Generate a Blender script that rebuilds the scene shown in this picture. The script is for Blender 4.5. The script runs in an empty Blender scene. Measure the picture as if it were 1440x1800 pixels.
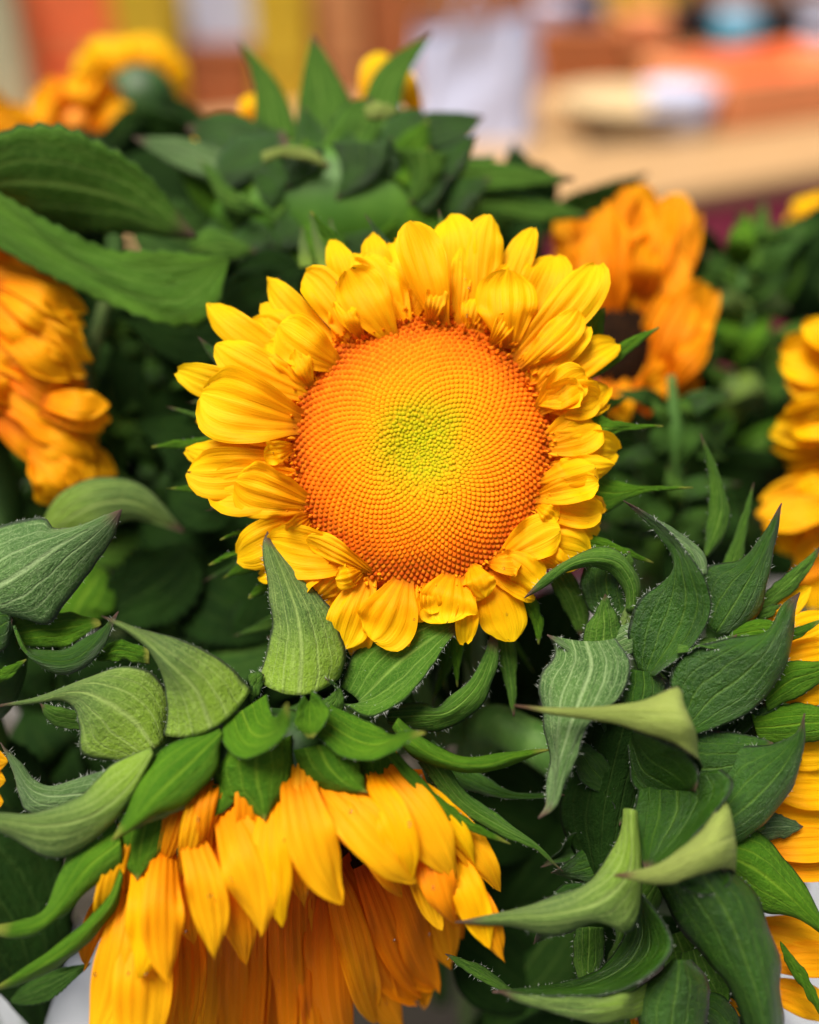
import bpy, math, random
import numpy as np
from mathutils import Matrix, Vector

# ------------------------------------------------------------------ camera, world, sun, exposure
sc = bpy.context.scene
COL = sc.collection
LENS_PX = 720.0 / math.tan(math.radians(23.0))     # focal length measured in photograph pixels
D0 = 0.27                                          # distance of the main flower's disc, metres
PITCH = math.radians(35.0)
CAM = np.array((0.0, 0.0, 1.25))
cam_d = bpy.data.cameras.new('camera')
cam = bpy.data.objects.new('camera', cam_d)
COL.objects.link(cam)
cam.location = CAM
cam.rotation_euler = (math.pi / 2 - PITCH, 0, 0)
cam_d.sensor_fit = 'HORIZONTAL'
cam_d.sensor_width = 36.0
cam_d.lens = 18.0 / math.tan(math.radians(23.0))
cam_d.clip_start = 0.01
cam_d.clip_end = 200.0
cam_d.dof.use_dof = True
cam_d.dof.focus_distance = 0.2645
cam_d.dof.aperture_fstop = cam_d.lens / 13.0
sc.camera = cam

world = bpy.data.worlds.new('World')
sc.world = world
world.use_nodes = True
wn = world.node_tree
sky = wn.nodes.new('ShaderNodeTexSky')
sky.sky_type = 'NISHITA'
sky.sun_disc = False
SUN_DIR = Vector((-0.28, -0.12, 0.95)).normalized()
sky.sun_elevation = math.asin(SUN_DIR.z)
sky.sun_rotation = math.atan2(SUN_DIR.x, SUN_DIR.y)
sky.dust_density = 5.0
sky.ozone_density = 0.4
sky.air_density = 0.8
wn.links.new(sky.outputs[0], wn.nodes['Background'].inputs[0])
wn.nodes['Background'].inputs[1].default_value = 0.062
sun_d = bpy.data.lights.new('sun', 'SUN')
sun_d.energy = 3.7
sun_d.angle = math.radians(32)
sun_d.color = (1.0, 0.95, 0.86)
sun = bpy.data.objects.new('sun', sun_d)
COL.objects.link(sun)
sun.rotation_euler = SUN_DIR.to_track_quat('Z', 'Y').to_euler()
sc.view_settings.view_transform = 'Standard'
sc.view_settings.look = 'None'
sc.view_settings.exposure = 0.70
sc.view_settings.gamma = 1.0
sc.cycles.use_denoising = True
sc.cycles.max_bounces = 10
sc.cycles.transmission_bounces = 8
sc.cycles.diffuse_bounces = 5

random.seed(7)
RNG = np.random.default_rng(7)
R3 = np.array(Matrix.Rotation(math.pi / 2 - PITCH, 3, 'X'))
CX, CY, CZ = R3[:, 0], R3[:, 1], R3[:, 2]          # camera right, up, towards the viewer


def at(p):
    """points measured as (x, y) in the photograph and millimetres in front of the main disc -> world"""
    p = np.asarray(p, float)
    d = D0 - p[..., 2] * 1e-3
    x = (p[..., 0] - 720.0) / LENS_PX * d
    y = -(p[..., 1] - 900.0) / LENS_PX * d
    return CAM + x[..., None] * CX + y[..., None] * CY - d[..., None] * CZ


def px(z=0.0):
    return (D0 - z * 1e-3) / LENS_PX                # metres covered by one photograph pixel there


# ------------------------------------------------------------------ curves and grids
def cr(pts, n):
    P = np.asarray(pts, float)
    if len(P) == 2:
        t = np.linspace(0, 1, n)[:, None]
        return P[0] * (1 - t) + P[1] * t
    E = np.vstack([2 * P[0] - P[1], P, 2 * P[-1] - P[-2]])
    out = []
    for i in range(1, len(E) - 2):
        p0, p1, p2, p3 = E[i - 1], E[i], E[i + 1], E[i + 2]
        t = np.linspace(0, 1, 24, endpoint=False)[:, None]
        out.append(0.5 * (2 * p1 + (p2 - p0) * t + (2 * p0 - 5 * p1 + 4 * p2 - p3) * t ** 2 + (3 * p1 - p0 - 3 * p2 + p3) * t ** 3))
    out.append(P[-1:])
    Q = np.vstack(out)
    s = np.r_[0, np.cumsum(np.linalg.norm(np.diff(Q[:, :2], axis=0), axis=1) + 1e-9)]
    s /= s[-1]
    t = np.linspace(0, 1, n)
    return np.stack([np.interp(t, s, Q[:, k]) for k in range(Q.shape[1])], 1)


def norms(V):
    a = np.gradient(V, axis=0)
    b = np.gradient(V, axis=1)
    N = np.cross(a, b)
    l = np.linalg.norm(N, axis=2, keepdims=True)
    N = N / np.maximum(l, 1e-12)
    bad = l[..., 0] < 1e-11
    if bad.any():
        m = N[~bad].mean(0)
        N[bad] = m / np.linalg.norm(m)
    N = (N + np.roll(N, 1, 0) * 0 ) 
    return N


def wob(shape_u, shape_v, fu, fv, seed):
    r = np.random.default_rng(seed)
    U, Vv = np.meshgrid(shape_u, shape_v, indexing='ij')
    s = np.zeros_like(U)
    for _ in range(4):
        s += np.sin(U * fu * r.uniform(.6, 1.5) * r.choice((-1, 1)) + Vv * fv * r.uniform(.6, 1.5) + r.uniform(0, 6.3)) / 4
    return s


def add_mesh(name, V, F, mats, parent=None, uv=None, mi=None, smooth=True):
    me = bpy.data.meshes.new(name)
    loc = np.array(parent_loc(parent)) if parent is not None else np.zeros(3)
    V = np.asarray(V, float).reshape(-1, 3)
    me.from_pydata((V - loc).tolist(), [], [list(map(int, f)) for f in F])
    for m in (mats if isinstance(mats, (list, tuple)) else [mats]):
        me.materials.append(m)
    if uv is not None:
        lay = me.uv_layers.new(name='UVMap')
        li = np.zeros(len(me.loops), dtype=np.int32)
        me.loops.foreach_get('vertex_index', li)
        lay.data.foreach_set('uv', np.asarray(uv, float)[li].ravel())
    if mi is not None:
        me.polygons.foreach_set('material_index', np.asarray(mi, np.int32))
    if smooth:
        me.polygons.foreach_set('use_smooth', np.ones(len(me.polygons), bool))
    me.update()
    o = bpy.data.objects.new(name, me)
    COL.objects.link(o)
    if parent is not None:
        o.parent = parent
    return o


def parent_loc(p):
    l = Vector((0, 0, 0))
    while p is not None:
        l += p.location
        p = p.parent
    return l


def thing(name, label, cat, loc, group=None):
    o = bpy.data.objects.new(name, None)
    o.empty_display_size = 0.02
    COL.objects.link(o)
    o.location = Vector(loc)
    o['label'] = label
    o['category'] = cat
    if group:
        o['group'] = group
    return o


def tag(o, label, cat, group=None):
    o['label'] = label
    o['category'] = cat
    if group:
        o['group'] = group
    return o


def quads(nu, nv, off=0, rev=False):
    F = []
    for i in range(nu - 1):
        for j in range(nv - 1):
            a, b, c, d = off + i * nv + j, off + (i + 1) * nv + j, off + (i + 1) * nv + j + 1, off + i * nv + j + 1
            F.append((a, d, c, b) if rev else (a, b, c, d))
    return F


def face_viewer(V):
    """grid whose mean normal looks towards the viewer"""
    N = norms(V)
    c = V.reshape(-1, 3).mean(0)
    if np.dot(N.reshape(-1, 3).mean(0), CAM - c) < 0:
        V = V[::-1].copy()
    return V


def sheet(name, V, mat, parent):
    nu, nv = V.shape[:2]
    U, W = np.meshgrid(np.linspace(0, 1, nu), np.linspace(0, 1, nv), indexing='ij')
    return add_mesh(name, V.reshape(-1, 3), quads(nu, nv), mat, parent, np.stack([U.ravel(), W.ravel()], 1))


def slab(name, V, mt, mb, parent, thick=0.0007):
    """closed blade of a given thickness, thinning to its edges"""
    nu, nv = V.shape[:2]
    N = norms(V)
    u = np.linspace(-1, 1, nu)[:, None, None]
    v = np.linspace(0, 1, nv)[None, :, None]
    prof = np.clip(1 - np.abs(u) ** 4 * 0.65, 0, 1) * np.clip((1 - v) * 8, 0.25, 1)
    A = V + N * prof * thick * .5
    B = V - N * prof * thick * .5
    U, W = np.meshgrid(np.linspace(0, 1, nu), np.linspace(0, 1, nv), indexing='ij')
    uv = np.stack([U.ravel(), W.ravel()], 1)
    n = nu * nv
    f1, f2 = quads(nu, nv), quads(nu, nv, n, True)
    side = []
    for j in range(nv - 1):
        side.append((j, j + 1, n + j + 1, n + j))
        a = (nu - 1) * nv
        side.append((a + j + 1, a + j, n + a + j, n + a + j + 1))
    for i in range(nu - 1):
        a, b = i * nv, (i + 1) * nv
        side.append((b, a, n + a, n + b))
        a, b = i * nv + nv - 1, (i + 1) * nv + nv - 1
        side.append((a, b, n + b, n + a))
    mi = [0] * len(f1) + [1] * len(f2) + [0] * len(side)
    return add_mesh(name, np.vstack([A.reshape(-1, 3), B.reshape(-1, 3)]), f1 + f2 + side, [mt, mb], parent, np.vstack([uv, uv]), mi)


def hairs(parent, V, n, length, n_face=0, mat=None, seed=0):
    """a fringe of fine white hairs along both margins (and some on the face)"""
    r = np.random.default_rng(seed)
    n, length = int(n * 1.5), length * .82
    nu, nv = V.shape[:2]
    N = norms(V)
    vs, fs = [], []
    for k in range(n + n_face):
        vj = r.uniform(0.03, 0.94)
        if k < n and math.sin(vj * 19 + seed) + math.sin(vj * 43 + seed * 2) < r.uniform(-2.0, 1.2):
            continue
        j = int(vj * (nv - 1))
        t = r.uniform(0, 1)
        j2 = min(j + 1, nv - 1)
        if k < n:
            i = 0 if r.random() < .5 else nu - 1
            ii = 1 if i == 0 else nu - 2
            out = V[i, j] - V[ii, j]
            out = out / (np.linalg.norm(out) + 1e-9)
            L = length * r.uniform(.3, 1.3)
            w = r.uniform(-.7, .9)
        else:
            i = int(r.uniform(0, nu - 1))
            out = r.normal(0, 1, 3)
            L = length * r.uniform(.3, .6)
            w = 0.9
        p = V[i, j] * (1 - t) + V[i, j2] * t
        T = V[i, j2] - V[i, j]
        T = T / (np.linalg.norm(T) + 1e-9)
        d = out * .8 + N[i, j] * w + T * r.uniform(-.3, .7) + r.normal(0, .25, 3)
        d /= np.linalg.norm(d)
        bend = r.normal(0, .3, 3) * L
        a = np.cross(d, r.normal(0, 1, 3)); a /= np.linalg.norm(a) + 1e-9
        b = np.cross(d, a)
        base = len(vs)
        for s, rad in ((0, 5.2e-5), (.5, 4.2e-5)):
            c = p + d * L * s + bend * s * s
            for q in range(3):
                an = q * 2.094
                vs.append(c + (a * math.cos(an) + b * math.sin(an)) * rad)
        vs.append(p + d * L + bend)
        for q in range(3):
            q2 = (q + 1) % 3
            fs.append((base + q, base + q2, base + 3 + q2, base + 3 + q))
            fs.append((base + 3 + q, base + 3 + q2, base + 6))
    o = add_mesh('hair', np.array(vs), fs, mat, parent)
    o['kind'] = 'stuff'
    return o


def tube(name, pts, rad, mat, parent, n=14, m=40, rough=0.0):
    P = cr(pts, m)
    if np.isscalar(rad):
        rad = [rad, rad]
    R = np.interp(np.linspace(0, 1, m), np.linspace(0, 1, len(rad)), rad)
    T = np.gradient(P, axis=0)
    T /= np.linalg.norm(T, axis=1, keepdims=True)
    a = np.cross(T[0], (0.3, 0.9, 0.2)); a /= np.linalg.norm(a)
    vs = []
    for i in range(m):
        a = a - T[i] * np.dot(a, T[i]); a /= np.linalg.norm(a)
        b = np.cross(T[i], a)
        for k in range(n):
            an = 2 * math.pi * k / n
            vs.append(P[i] + (a * math.cos(an) + b * math.sin(an)) * R[i] * (1 + rough * math.sin(3 * an + i * .3)))
    fs = []
    for i in range(m - 1):
        for k in range(n):
            k2 = (k + 1) % n
            fs.append((i * n + k, i * n + k2, (i + 1) * n + k2, (i + 1) * n + k))
    vs += [P[0], P[-1]]
    c0, c1 = len(vs) - 2, len(vs) - 1
    for k in range(n):
        k2 = (k + 1) % n
        fs.append((c0, k2, k))
        fs.append((c1, (m - 1) * n + k, (m - 1) * n + k2))
    uv = [(k / n, i / (m - 1)) for i in range(m) for k in range(n)] + [(0, 0), (0, 1)]
    return add_mesh(name, np.array(vs), fs, mat, parent, uv)


# ------------------------------------------------------------------ materials
def lin(r, g, b):
    f = lambda c: (c / 255) / 12.92 if c / 255 <= 0.04045 else ((c / 255 + 0.055) / 1.055) ** 2.4
    return (f(r), f(g), f(b), 1.0)


class NT:
    def __init__(self, name):
        self.m = bpy.data.materials.new(name)
        self.m.use_nodes = True
        self.t = self.m.node_tree
        self.b = self.t.nodes['Principled BSDF']
        self.out = self.t.nodes['Material Output']

    def n(self, kind, **kw):
        nd = self.t.nodes.new('ShaderNode' + kind)
        for k, v in kw.items():
            if k in nd.inputs:
                self.set(nd.inputs[k], v)
            else:
                setattr(nd, k, v)
        return nd

    def set(self, sock, v):
        if isinstance(v, bpy.types.NodeSocket):
            self.t.links.new(v, sock)
        elif isinstance(v, bpy.types.Node):
            self.t.links.new(v.outputs[0], sock)
        else:
            sock.default_value = v

    def math(self, op, a, b=0.0, clamp=False):
        nd = self.t.nodes.new('ShaderNodeMath')
        nd.operation = op
        nd.use_clamp = clamp
        self.set(nd.inputs[0], a)
        self.set(nd.inputs[1], b)
        return nd.outputs[0]

    def mix(self, f, a, b, blend='MIX'):
        nd = self.t.nodes.new('ShaderNodeMix')
        nd.data_type = 'RGBA'
        nd.blend_type = blend
        self.set(nd.inputs[0], f)
        self.set(nd.inputs[6], a)
        self.set(nd.inputs[7], b)
        return nd.outputs[2]

    def step(self, x, lo, hi, a=0.0, b=1.0):
        nd = self.t.nodes.new('ShaderNodeMapRange')
        nd.interpolation_type = 'SMOOTHSTEP'
        self.set(nd.inputs[0], x)
        for i, v in zip((1, 2, 3, 4), (lo, hi, a, b)):
            nd.inputs[i].default_value = v
        return nd.outputs[0]

    def noise(self, vec, scale, detail=3.0, rough=.55):
        nd = self.n('TexNoise')
        self.set(nd.inputs['Vector'], vec)
        nd.inputs['Scale'].default_value = scale
        nd.inputs['Detail'].default_value = detail
        nd.inputs['Roughness'].default_value = rough
        return nd.outputs[0]

    def uv(self, su=1.0, sv=1.0):
        tc = self.n('TexCoord')
        mp = self.n('Mapping')
        self.set(mp.inputs[0], tc.outputs['UV'])
        mp.inputs[3].default_value = (su, sv, 1)
        oi = self.n('ObjectInfo')
        cx = self.n('CombineXYZ')
        self.set(cx.inputs[2], self.math('MULTIPLY', oi.outputs['Random'], 37.0))
        ad = self.n('VectorMath', operation='ADD')
        self.set(ad.inputs[0], mp.outputs[0])
        self.set(ad.inputs[1], cx.outputs[0])
        return ad.outputs[0]

    def sep_uv(self):
        tc = self.n('TexCoord')
        s = self.n('SeparateXYZ')
        self.set(s.inputs[0], tc.outputs['UV'])
        return s.outputs[0], s.outputs[1]

    def rand(self):
        return self.n('ObjectInfo').outputs['Random']

    def bump(self, h, strength=.3, dist=.0005):
        nd = self.n('Bump')
        nd.inputs['Strength'].default_value = strength
        nd.inputs['Distance'].default_value = dist
        self.set(nd.inputs['Height'], h)
        self.set(self.b.inputs['Normal'], nd.outputs[0])
        return nd.outputs[0]


def petal_mat(name, main, base, tip, trans=.38, spread=.5):
    M = NT(name)
    u, v = M.sep_uv()
    streak = M.noise(M.uv(26, 1.3), 1.0, 3)
    broad = M.noise(M.uv(3.5, 2.2), 1.0, 2)
    c = M.mix(M.step(v, .05, spread, 1, 0), main, base)
    c = M.mix(M.step(v, .55, 1.0, 0, .75), c, tip)
    c = M.mix(M.step(streak, .48, .72, 0, .42), c, base)
    c = M.mix(M.step(broad, .45, .75, 0, .35), c, tip)
    c = M.mix(M.math('MULTIPLY', M.rand(), .3), c, base)
    c = M.mix(M.step(v, .03, .17, .8, 0), c, (base[0] * .55, base[1] * .38, .002, 1))  # shade round the disc rim, painted as a dark tone into each root
    nick = M.math('MULTIPLY', M.step(M.noise(M.uv(5, 6), 1.0, 2), .63, .66), M.step(v, .955, .985))
    c = M.mix(nick, c, (.10, .04, .01, 1))
    M.set(M.b.inputs['Base Color'], c)
    M.b.inputs['Roughness'].default_value = .5
    M.b.inputs['Specular IOR Level'].default_value = .08
    h = M.math('ADD', M.math('MULTIPLY', streak, 1.0), M.math('MULTIPLY', M.noise(M.uv(70, 30), 1.0, 2), .18))
    nb = M.bump(h, .55, .0006)
    tr = M.n('BsdfTranslucent')
    M.set(tr.inputs[0], c)
    M.set(tr.inputs['Normal'], nb)
    mx = M.n('MixShader')
    mx.inputs[0].default_value = trans
    M.set(mx.inputs[1], M.b.outputs[0])
    M.set(mx.inputs[2], tr.outputs[0])
    M.set(M.out.inputs[0], mx.outputs[0])
    return M.m


def leaf_mat(name, main, alt, vein, rim, rough=.5, spec=.4, veins=1.0, sheen=.25, tipcol=None, trans=.0, fuzz=.35, midw=.045, root=None):
    M = NT(name)
    u, v = M.sep_uv()
    du = M.math('ABSOLUTE', M.math('SUBTRACT', u, .5))
    wobn = M.math('MULTIPLY', M.math('SUBTRACT', M.noise(M.uv(3, 5), 1.0, 2), .5), .09)
    duw = M.math('ADD', du, wobn)
    mid = M.step(M.math('ABSOLUTE', M.math('ADD', M.math('SUBTRACT', u, .5), M.math('MULTIPLY', wobn, .25))), .0, midw, 1, 0)
    mid = M.math('MULTIPLY', mid, M.step(v, .55, 1.0, 1, .15))
    side = M.step(M.math('ABSOLUTE', M.math('SUBTRACT', duw, .2)), .0, .022, .75, 0)
    side2 = M.step(M.math('ABSOLUTE', M.math('SUBTRACT', duw, .34)), .0, .016, .5, 0)
    vo = M.n('TexVoronoi', feature='DISTANCE_TO_EDGE')
    M.set(vo.inputs['Vector'], M.uv(11, 13))
    vo.inputs['Scale'].default_value = 1.0
    net = M.step(vo.outputs['Distance'], .0, .09, .24, 0)
    vv = M.math('MAXIMUM', M.math('MAXIMUM', mid, side), M.math('MAXIMUM', side2, net))
    big = M.noise(M.uv(2.2, 2.6), 1.0, 3)
    fine = M.noise(M.uv(55, 75), 1.0, 4, .7)
    c = M.mix(M.step(big, .35, .68), main, alt)
    c = M.mix(M.math('MULTIPLY', M.rand(), .45), c, alt)
    if root:
        c = M.mix(M.step(v, .08, .55, .85, 0), c, root)
    c = M.mix(M.math('MULTIPLY', vv, .85 * veins), c, vein)
    fib = M.noise(M.uv(34, 3.2), 1.0, 3, .6)
    c = M.mix(M.step(fib, .48, .72, 0, .55 * fuzz), c, vein)
    c = M.mix(M.step(fib, .28, .46, .35, 0), c, rim)
    c = M.mix(M.step(fine, .5, .74, 0, fuzz), c, vein)
    c = M.mix(M.step(fine, .28, .45, fuzz * .8, 0), c, rim)
    edge = M.step(M.math('ADD', du, M.math('MULTIPLY', wobn, .35)), .462, .49, 0, .85)
    c = M.mix(edge, c, rim)
    if tipcol:
        blot = M.step(M.math('ADD', v, M.math('MULTIPLY', wobn, 1.2)), .86, .985, 0, .9)
        c = M.mix(blot, c, tipcol)
    M.set(M.b.inputs['Base Color'], c)
    M.set(M.b.inputs['Roughness'], M.math('ADD', M.math('MULTIPLY', fine, .25), rough - .1))
    M.b.inputs['Specular IOR Level'].default_value = spec
    M.b.inputs['Sheen Weight'].default_value = sheen
    M.b.inputs['Sheen Roughness'].default_value = .45
    M.b.inputs['Sheen Tint'].default_value = (.8, .95, .8, 1)
    med = M.noise(M.uv(9, 14), 1.0, 3, .6)
    h = M.math('ADD', M.math('MULTIPLY', vv, -.4), M.math('ADD', M.math('MULTIPLY', fine, .7), M.math('ADD', M.math('MULTIPLY', med, 1.5), M.math('MULTIPLY', fib, .5))))
    nb = M.bump(h, .85, .0009)
    if trans:
        tr = M.n('BsdfTranslucent')
        M.set(tr.inputs[0], M.mix(.5, c, vein))
        mx = M.n('MixShader')
        mx.inputs[0].default_value = trans
        M.set(mx.inputs[1], M.b.outputs[0])
        M.set(mx.inputs[2], tr.outputs[0])
        M.set(M.out.inputs[0], mx.outputs[0])
    return M.m


def plain_mat(name, col, col2=None, scale=40.0, rough=.6, spec=.4, bump=.15, stretch=(1, 1, 1), dist=.001):
    M = NT(name)
    tc = M.n('TexCoord')
    mp = M.n('Mapping')
    M.set(mp.inputs[0], tc.outputs['Object'])
    mp.inputs[3].default_value = stretch
    f = M.noise(mp.outputs[0], scale, 4)
    M.set(M.b.inputs['Base Color'], M.mix(M.step(f, .35, .68), col, col2 or col))
    M.b.inputs['Roughness'].default_value = rough
    M.b.inputs['Specular IOR Level'].default_value = spec
    if bump:
        M.bump(f, bump, dist)
    return M.m


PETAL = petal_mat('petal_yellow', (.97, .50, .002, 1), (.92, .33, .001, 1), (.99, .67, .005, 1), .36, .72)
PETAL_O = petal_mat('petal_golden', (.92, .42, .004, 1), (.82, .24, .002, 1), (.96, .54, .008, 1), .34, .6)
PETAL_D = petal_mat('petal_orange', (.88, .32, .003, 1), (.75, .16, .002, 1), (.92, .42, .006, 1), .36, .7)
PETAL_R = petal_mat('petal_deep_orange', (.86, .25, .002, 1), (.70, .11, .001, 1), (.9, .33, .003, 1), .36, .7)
RIMC = (.028, .022, .022, 1)
TIPC = (.12, .055, .045, 1)
B_MID = leaf_mat('bract_green', (.028, .094, .005, 1), (.054, .142, .008, 1), (.17, .29, .045, 1), (.010, .022, .006, 1), .65, .12, 1.0, .03, TIPC)
B_PALE = leaf_mat('bract_pale', (.055, .115, .022, 1), (.095, .165, .028, 1), (.29, .39, .10, 1), (.016, .03, .010, 1), .64, .16, .9, .05, TIPC, 0, .6, .05, (.18, .30, .016, 1))
B_LIME = leaf_mat('bract_lime', (.20, .27, .045, 1), (.27, .33, .07, 1), (.36, .42, .12, 1), (.05, .035, .025, 1), .65, .12, .5, .03, (.14, .05, .04, 1), 0, .35)
B_DARK = leaf_mat('bract_glossy', (.010, .044, .0015, 1), (.022, .080, .003, 1), (.085, .17, .016, 1), (.006, .012, .004, 1), .36, .36, .75, .0, TIPC, 0, .25, .03)
B_SILV = leaf_mat('bract_silvery', (.036, .095, .016, 1), (.065, .145, .026, 1), (.26, .36, .15, 1), (.014, .022, .01, 1), .55, .25, .9, .06, TIPC, 0, .7)
B_FRESH = leaf_mat('bract_fresh', (.036, .125, .003, 1), (.07, .19, .005, 1), (.2, .34, .02, 1), (.03, .08, .008, 1), .6, .15, .7, .0, (.30, .32, .05, 1), .12, .25)
LEAF_F = leaf_mat('leaf_fresh', (.034, .105, .003, 1), (.06, .15, .006, 1), (.14, .25, .035, 1), (.03, .08, .01, 1), .6, .15, .7, .0, None, .1, .25, .02)
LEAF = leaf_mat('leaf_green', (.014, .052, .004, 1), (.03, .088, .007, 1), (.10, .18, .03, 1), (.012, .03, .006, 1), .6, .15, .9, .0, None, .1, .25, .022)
LEAF_D = leaf_mat('leaf_dark', (.005, .019, .002, 1), (.010, .034, .003, 1), (.03, .06, .01, 1), (.004, .010, .002, 1), .7, .08, .7, .0, None, .03, .2, .02)  # green darkened so the leaves carry the shade of the gaps in their colour
HAIR = plain_mat('hair_white', (.46, .50, .42, 1), None, 50, .5, .5, 0)
STEM = plain_mat('stem_green', (.05, .12, .02, 1), (.085, .17, .035, 1), 160, .6, .15, .3, (1, 1, .2))
RECEPT = plain_mat('receptacle_green', (.014, .048, .005, 1), (.03, .085, .009, 1), 120, .5, .4, .3)


# ------------------------------------------------------------------ blade builders
SEED = [100]


def nseed():
    SEED[0] += 1
    return SEED[0]


def interp_rows(rails, nu, nv):
    R = [cr(r, nv) for r in rails]
    if len(R) == 2:
        m = (R[0] + R[1]) / 2
        w = np.linalg.norm((R[0] - R[1])[:, :2], axis=1)
        m = m.copy()
        m[:, 2] += w * .16 * .16
        R = [R[0], m, R[1]]
    R = np.stack(R, 0)
    out = np.zeros((nu, nv, 3))
    for j in range(nv):
        k = len(R)
        t = np.linspace(0, 1, nu)
        if k == 3:
            a, b, c = R[:, j]
            L0 = (2 * (t - .5) * (t - 1))[:, None]
            L1 = (-4 * t * (t - 1))[:, None]
            L2 = (2 * t * (t - .5))[:, None]
            out[:, j] = a * L0 + b * L1 + c * L2
        else:
            out[:, j] = cr(R[:, j], nu)
    return out


def rail(pts, z):
    """pts: (x, y) or (x, y, z); z: one value or two to run between"""
    n = len(pts)
    zz = np.interp(np.linspace(0, 1, n), np.linspace(0, 1, len(z)), z) if hasattr(z, '__len__') else [z] * n
    return [(p[0], p[1], p[2] if len(p) > 2 else q) for p, q in zip(pts, zz)]


def bract(parent, rails, zs, mt=None, mb=None, hair=0, hl=.0016, face=0, wave=.0005, thick=.0008, nu=15, nv=34, name='bract', vein=.00035, label=None, teeth=0.0):
    """lofts a bract through its two margins and (optionally) its midrib"""
    mt = mt or B_MID
    mb = mb or B_DARK
    P = interp_rows([rail(r, z) for r, z in zip(rails, zs)], nu, nv)
    V = at(P)
    V = face_viewer(V)
    N = norms(V)
    u = np.linspace(-1, 1, nu)
    v = np.linspace(0, 1, nv)
    s = nseed()
    taper = np.sin(np.clip(v, 0, 1) * math.pi)[None, :] ** .6
    e = np.abs(u)[:, None] ** 2
    wave = wave * 1.35
    V = V + N * ((wob(u, v, 1.2, 16, s) * wave * e + wob(u, v, 4, 9, s + 9) * wave * .5 + wob(u, v, 7, 20, s + 19) * wave * .22) * taper)[..., None]
    V = V + N * ((-np.exp(-(u[:, None] / .12) ** 2) * vein + np.exp(-((np.abs(u[:, None]) - .42) / .1) ** 2) * vein * -.45) * taper * (1 - v[None, :]))[..., None]
    if teeth:
        mid_ = V[nu // 2][None]
        saw = (np.arange(nv) * 16.0 / nv) % 1
        V = mid_ + (V - mid_) * (1 - teeth * (saw[None, :] * e * taper))[..., None]
    # slight raggedness of the margin
    W = np.gradient(V, axis=0)
    W /= np.linalg.norm(W, axis=2, keepdims=True) + 1e-12
    V = V + W * (np.sign(u)[:, None] * e * e * wob(u, v, .3, 45, s + 3) * .00025 * taper)[..., None]
    o = slab(name, V, mt, mb, parent, thick)
    if label:
        o['label'] = label
    if hair:
        hairs(o, V, hair, hl, face, HAIR, s)
    return o


def profile(v, kind):
    if kind == 'round':      # short, broad, blunt ray
        w = np.interp(v, [0, .12, .35, .62, .8, .91, .965, 1], [.30, .44, .76, 1, .97, .80, .58, .20])
    elif kind == 'point':    # lance shaped
        w = np.interp(v, [0, .15, .4, .62, .8, .93, 1], [.42, .6, .92, 1, .8, .38, .03])
    elif kind == 'long':
        w = np.interp(v, [0, .1, .3, .6, .85, .95, 1], [.5, .7, .95, 1, .82, .48, .05])
    else:                    # leaf
        w = np.interp(v, [0, .08, .25, .42, .65, .85, 1], [.12, .5, .92, 1, .72, .33, .02])
    k = np.ones(5) / 5
    ww = np.convolve(np.r_[[w[0]] * 2, w, [w[-1]] * 2], k, 'valid')
    ww[-1] = w[-1]
    return ww


def spine_grid(pts, hw, kind, cup=.15, roll=0.0, twist=0.0, nu=13, nv=26, fold=0.0, teeth=0.0, groove=.00022, wave=.0006, tipcurl=0.0):
    """blade from a midline (x, y, z) and a half width in photograph pixels"""
    s = nseed()
    S = at(cr(pts, nv))
    v = np.linspace(0, 1, nv)
    u = np.linspace(-1, 1, nu)
    T = np.gradient(S, axis=0)
    T /= np.linalg.norm(T, axis=1, keepdims=True)
    zmid = np.mean([p[2] for p in pts])
    W = profile(v, kind) * hw * px(zmid)
    if teeth:
        W = W * (1 - teeth * (np.abs(((v * 15) % 1)) ) * np.clip(np.sin(v * math.pi), 0, 1))
    view = CAM - S
    view /= np.linalg.norm(view, axis=1, keepdims=True)
    A = np.cross(T, view)
    A /= np.linalg.norm(A, axis=1, keepdims=True) + 1e-9
    Nn = np.cross(A, T)
    ang = math.radians(roll) + math.radians(twist) * (v - .3)
    ca, sa = np.cos(ang)[:, None], np.sin(ang)[:, None]
    Aw = A * ca + Nn * sa
    Nw = -A * sa + Nn * ca
    V = S[None] + Aw[None] * (u[:, None] * W[None])[..., None]
    dz = -cup * (u[:, None] ** 2) * W[None] - fold * np.abs(u)[:, None] * W[None]
    dz = dz + groove * np.cos(u[:, None] * math.pi * 4.5 + wob(u, v, .1, 4, s) * 1.5) * np.sin(v * math.pi)[None] ** .5
    dz = dz + wave * (wob(u, v, 2.2, 7, s + 5) + .45 * wob(u, v, 3.5, 17, s + 6) * np.abs(u)[:, None]) * np.clip(v * 2, 0, 1)[None] * (.35 + np.abs(u)[:, None])
    dz = dz + tipcurl * np.clip((v[None] - .7) / .3, 0, 1) ** 2 * (1 + 0 * u[:, None])
    V = V + Nw[None] * dz[..., None]
    return face_viewer(V)


def petal(parent, pts, hw, mat=None, kind='round', name='petal', **kw):
    V = spine_grid(pts, hw, kind, **kw)
    GRIDS.setdefault(parent, []).append(V)
    return sheet(name, V, mat or PETAL, parent)


DEW = NT('dew_water')
DEW.b.inputs['Transmission Weight'].default_value = 1.0
DEW.b.inputs['IOR'].default_value = 1.33
DEW.b.inputs['Roughness'].default_value = .0
DEW.b.inputs['Base Color'].default_value = (1, 1, 1, 1)


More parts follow.
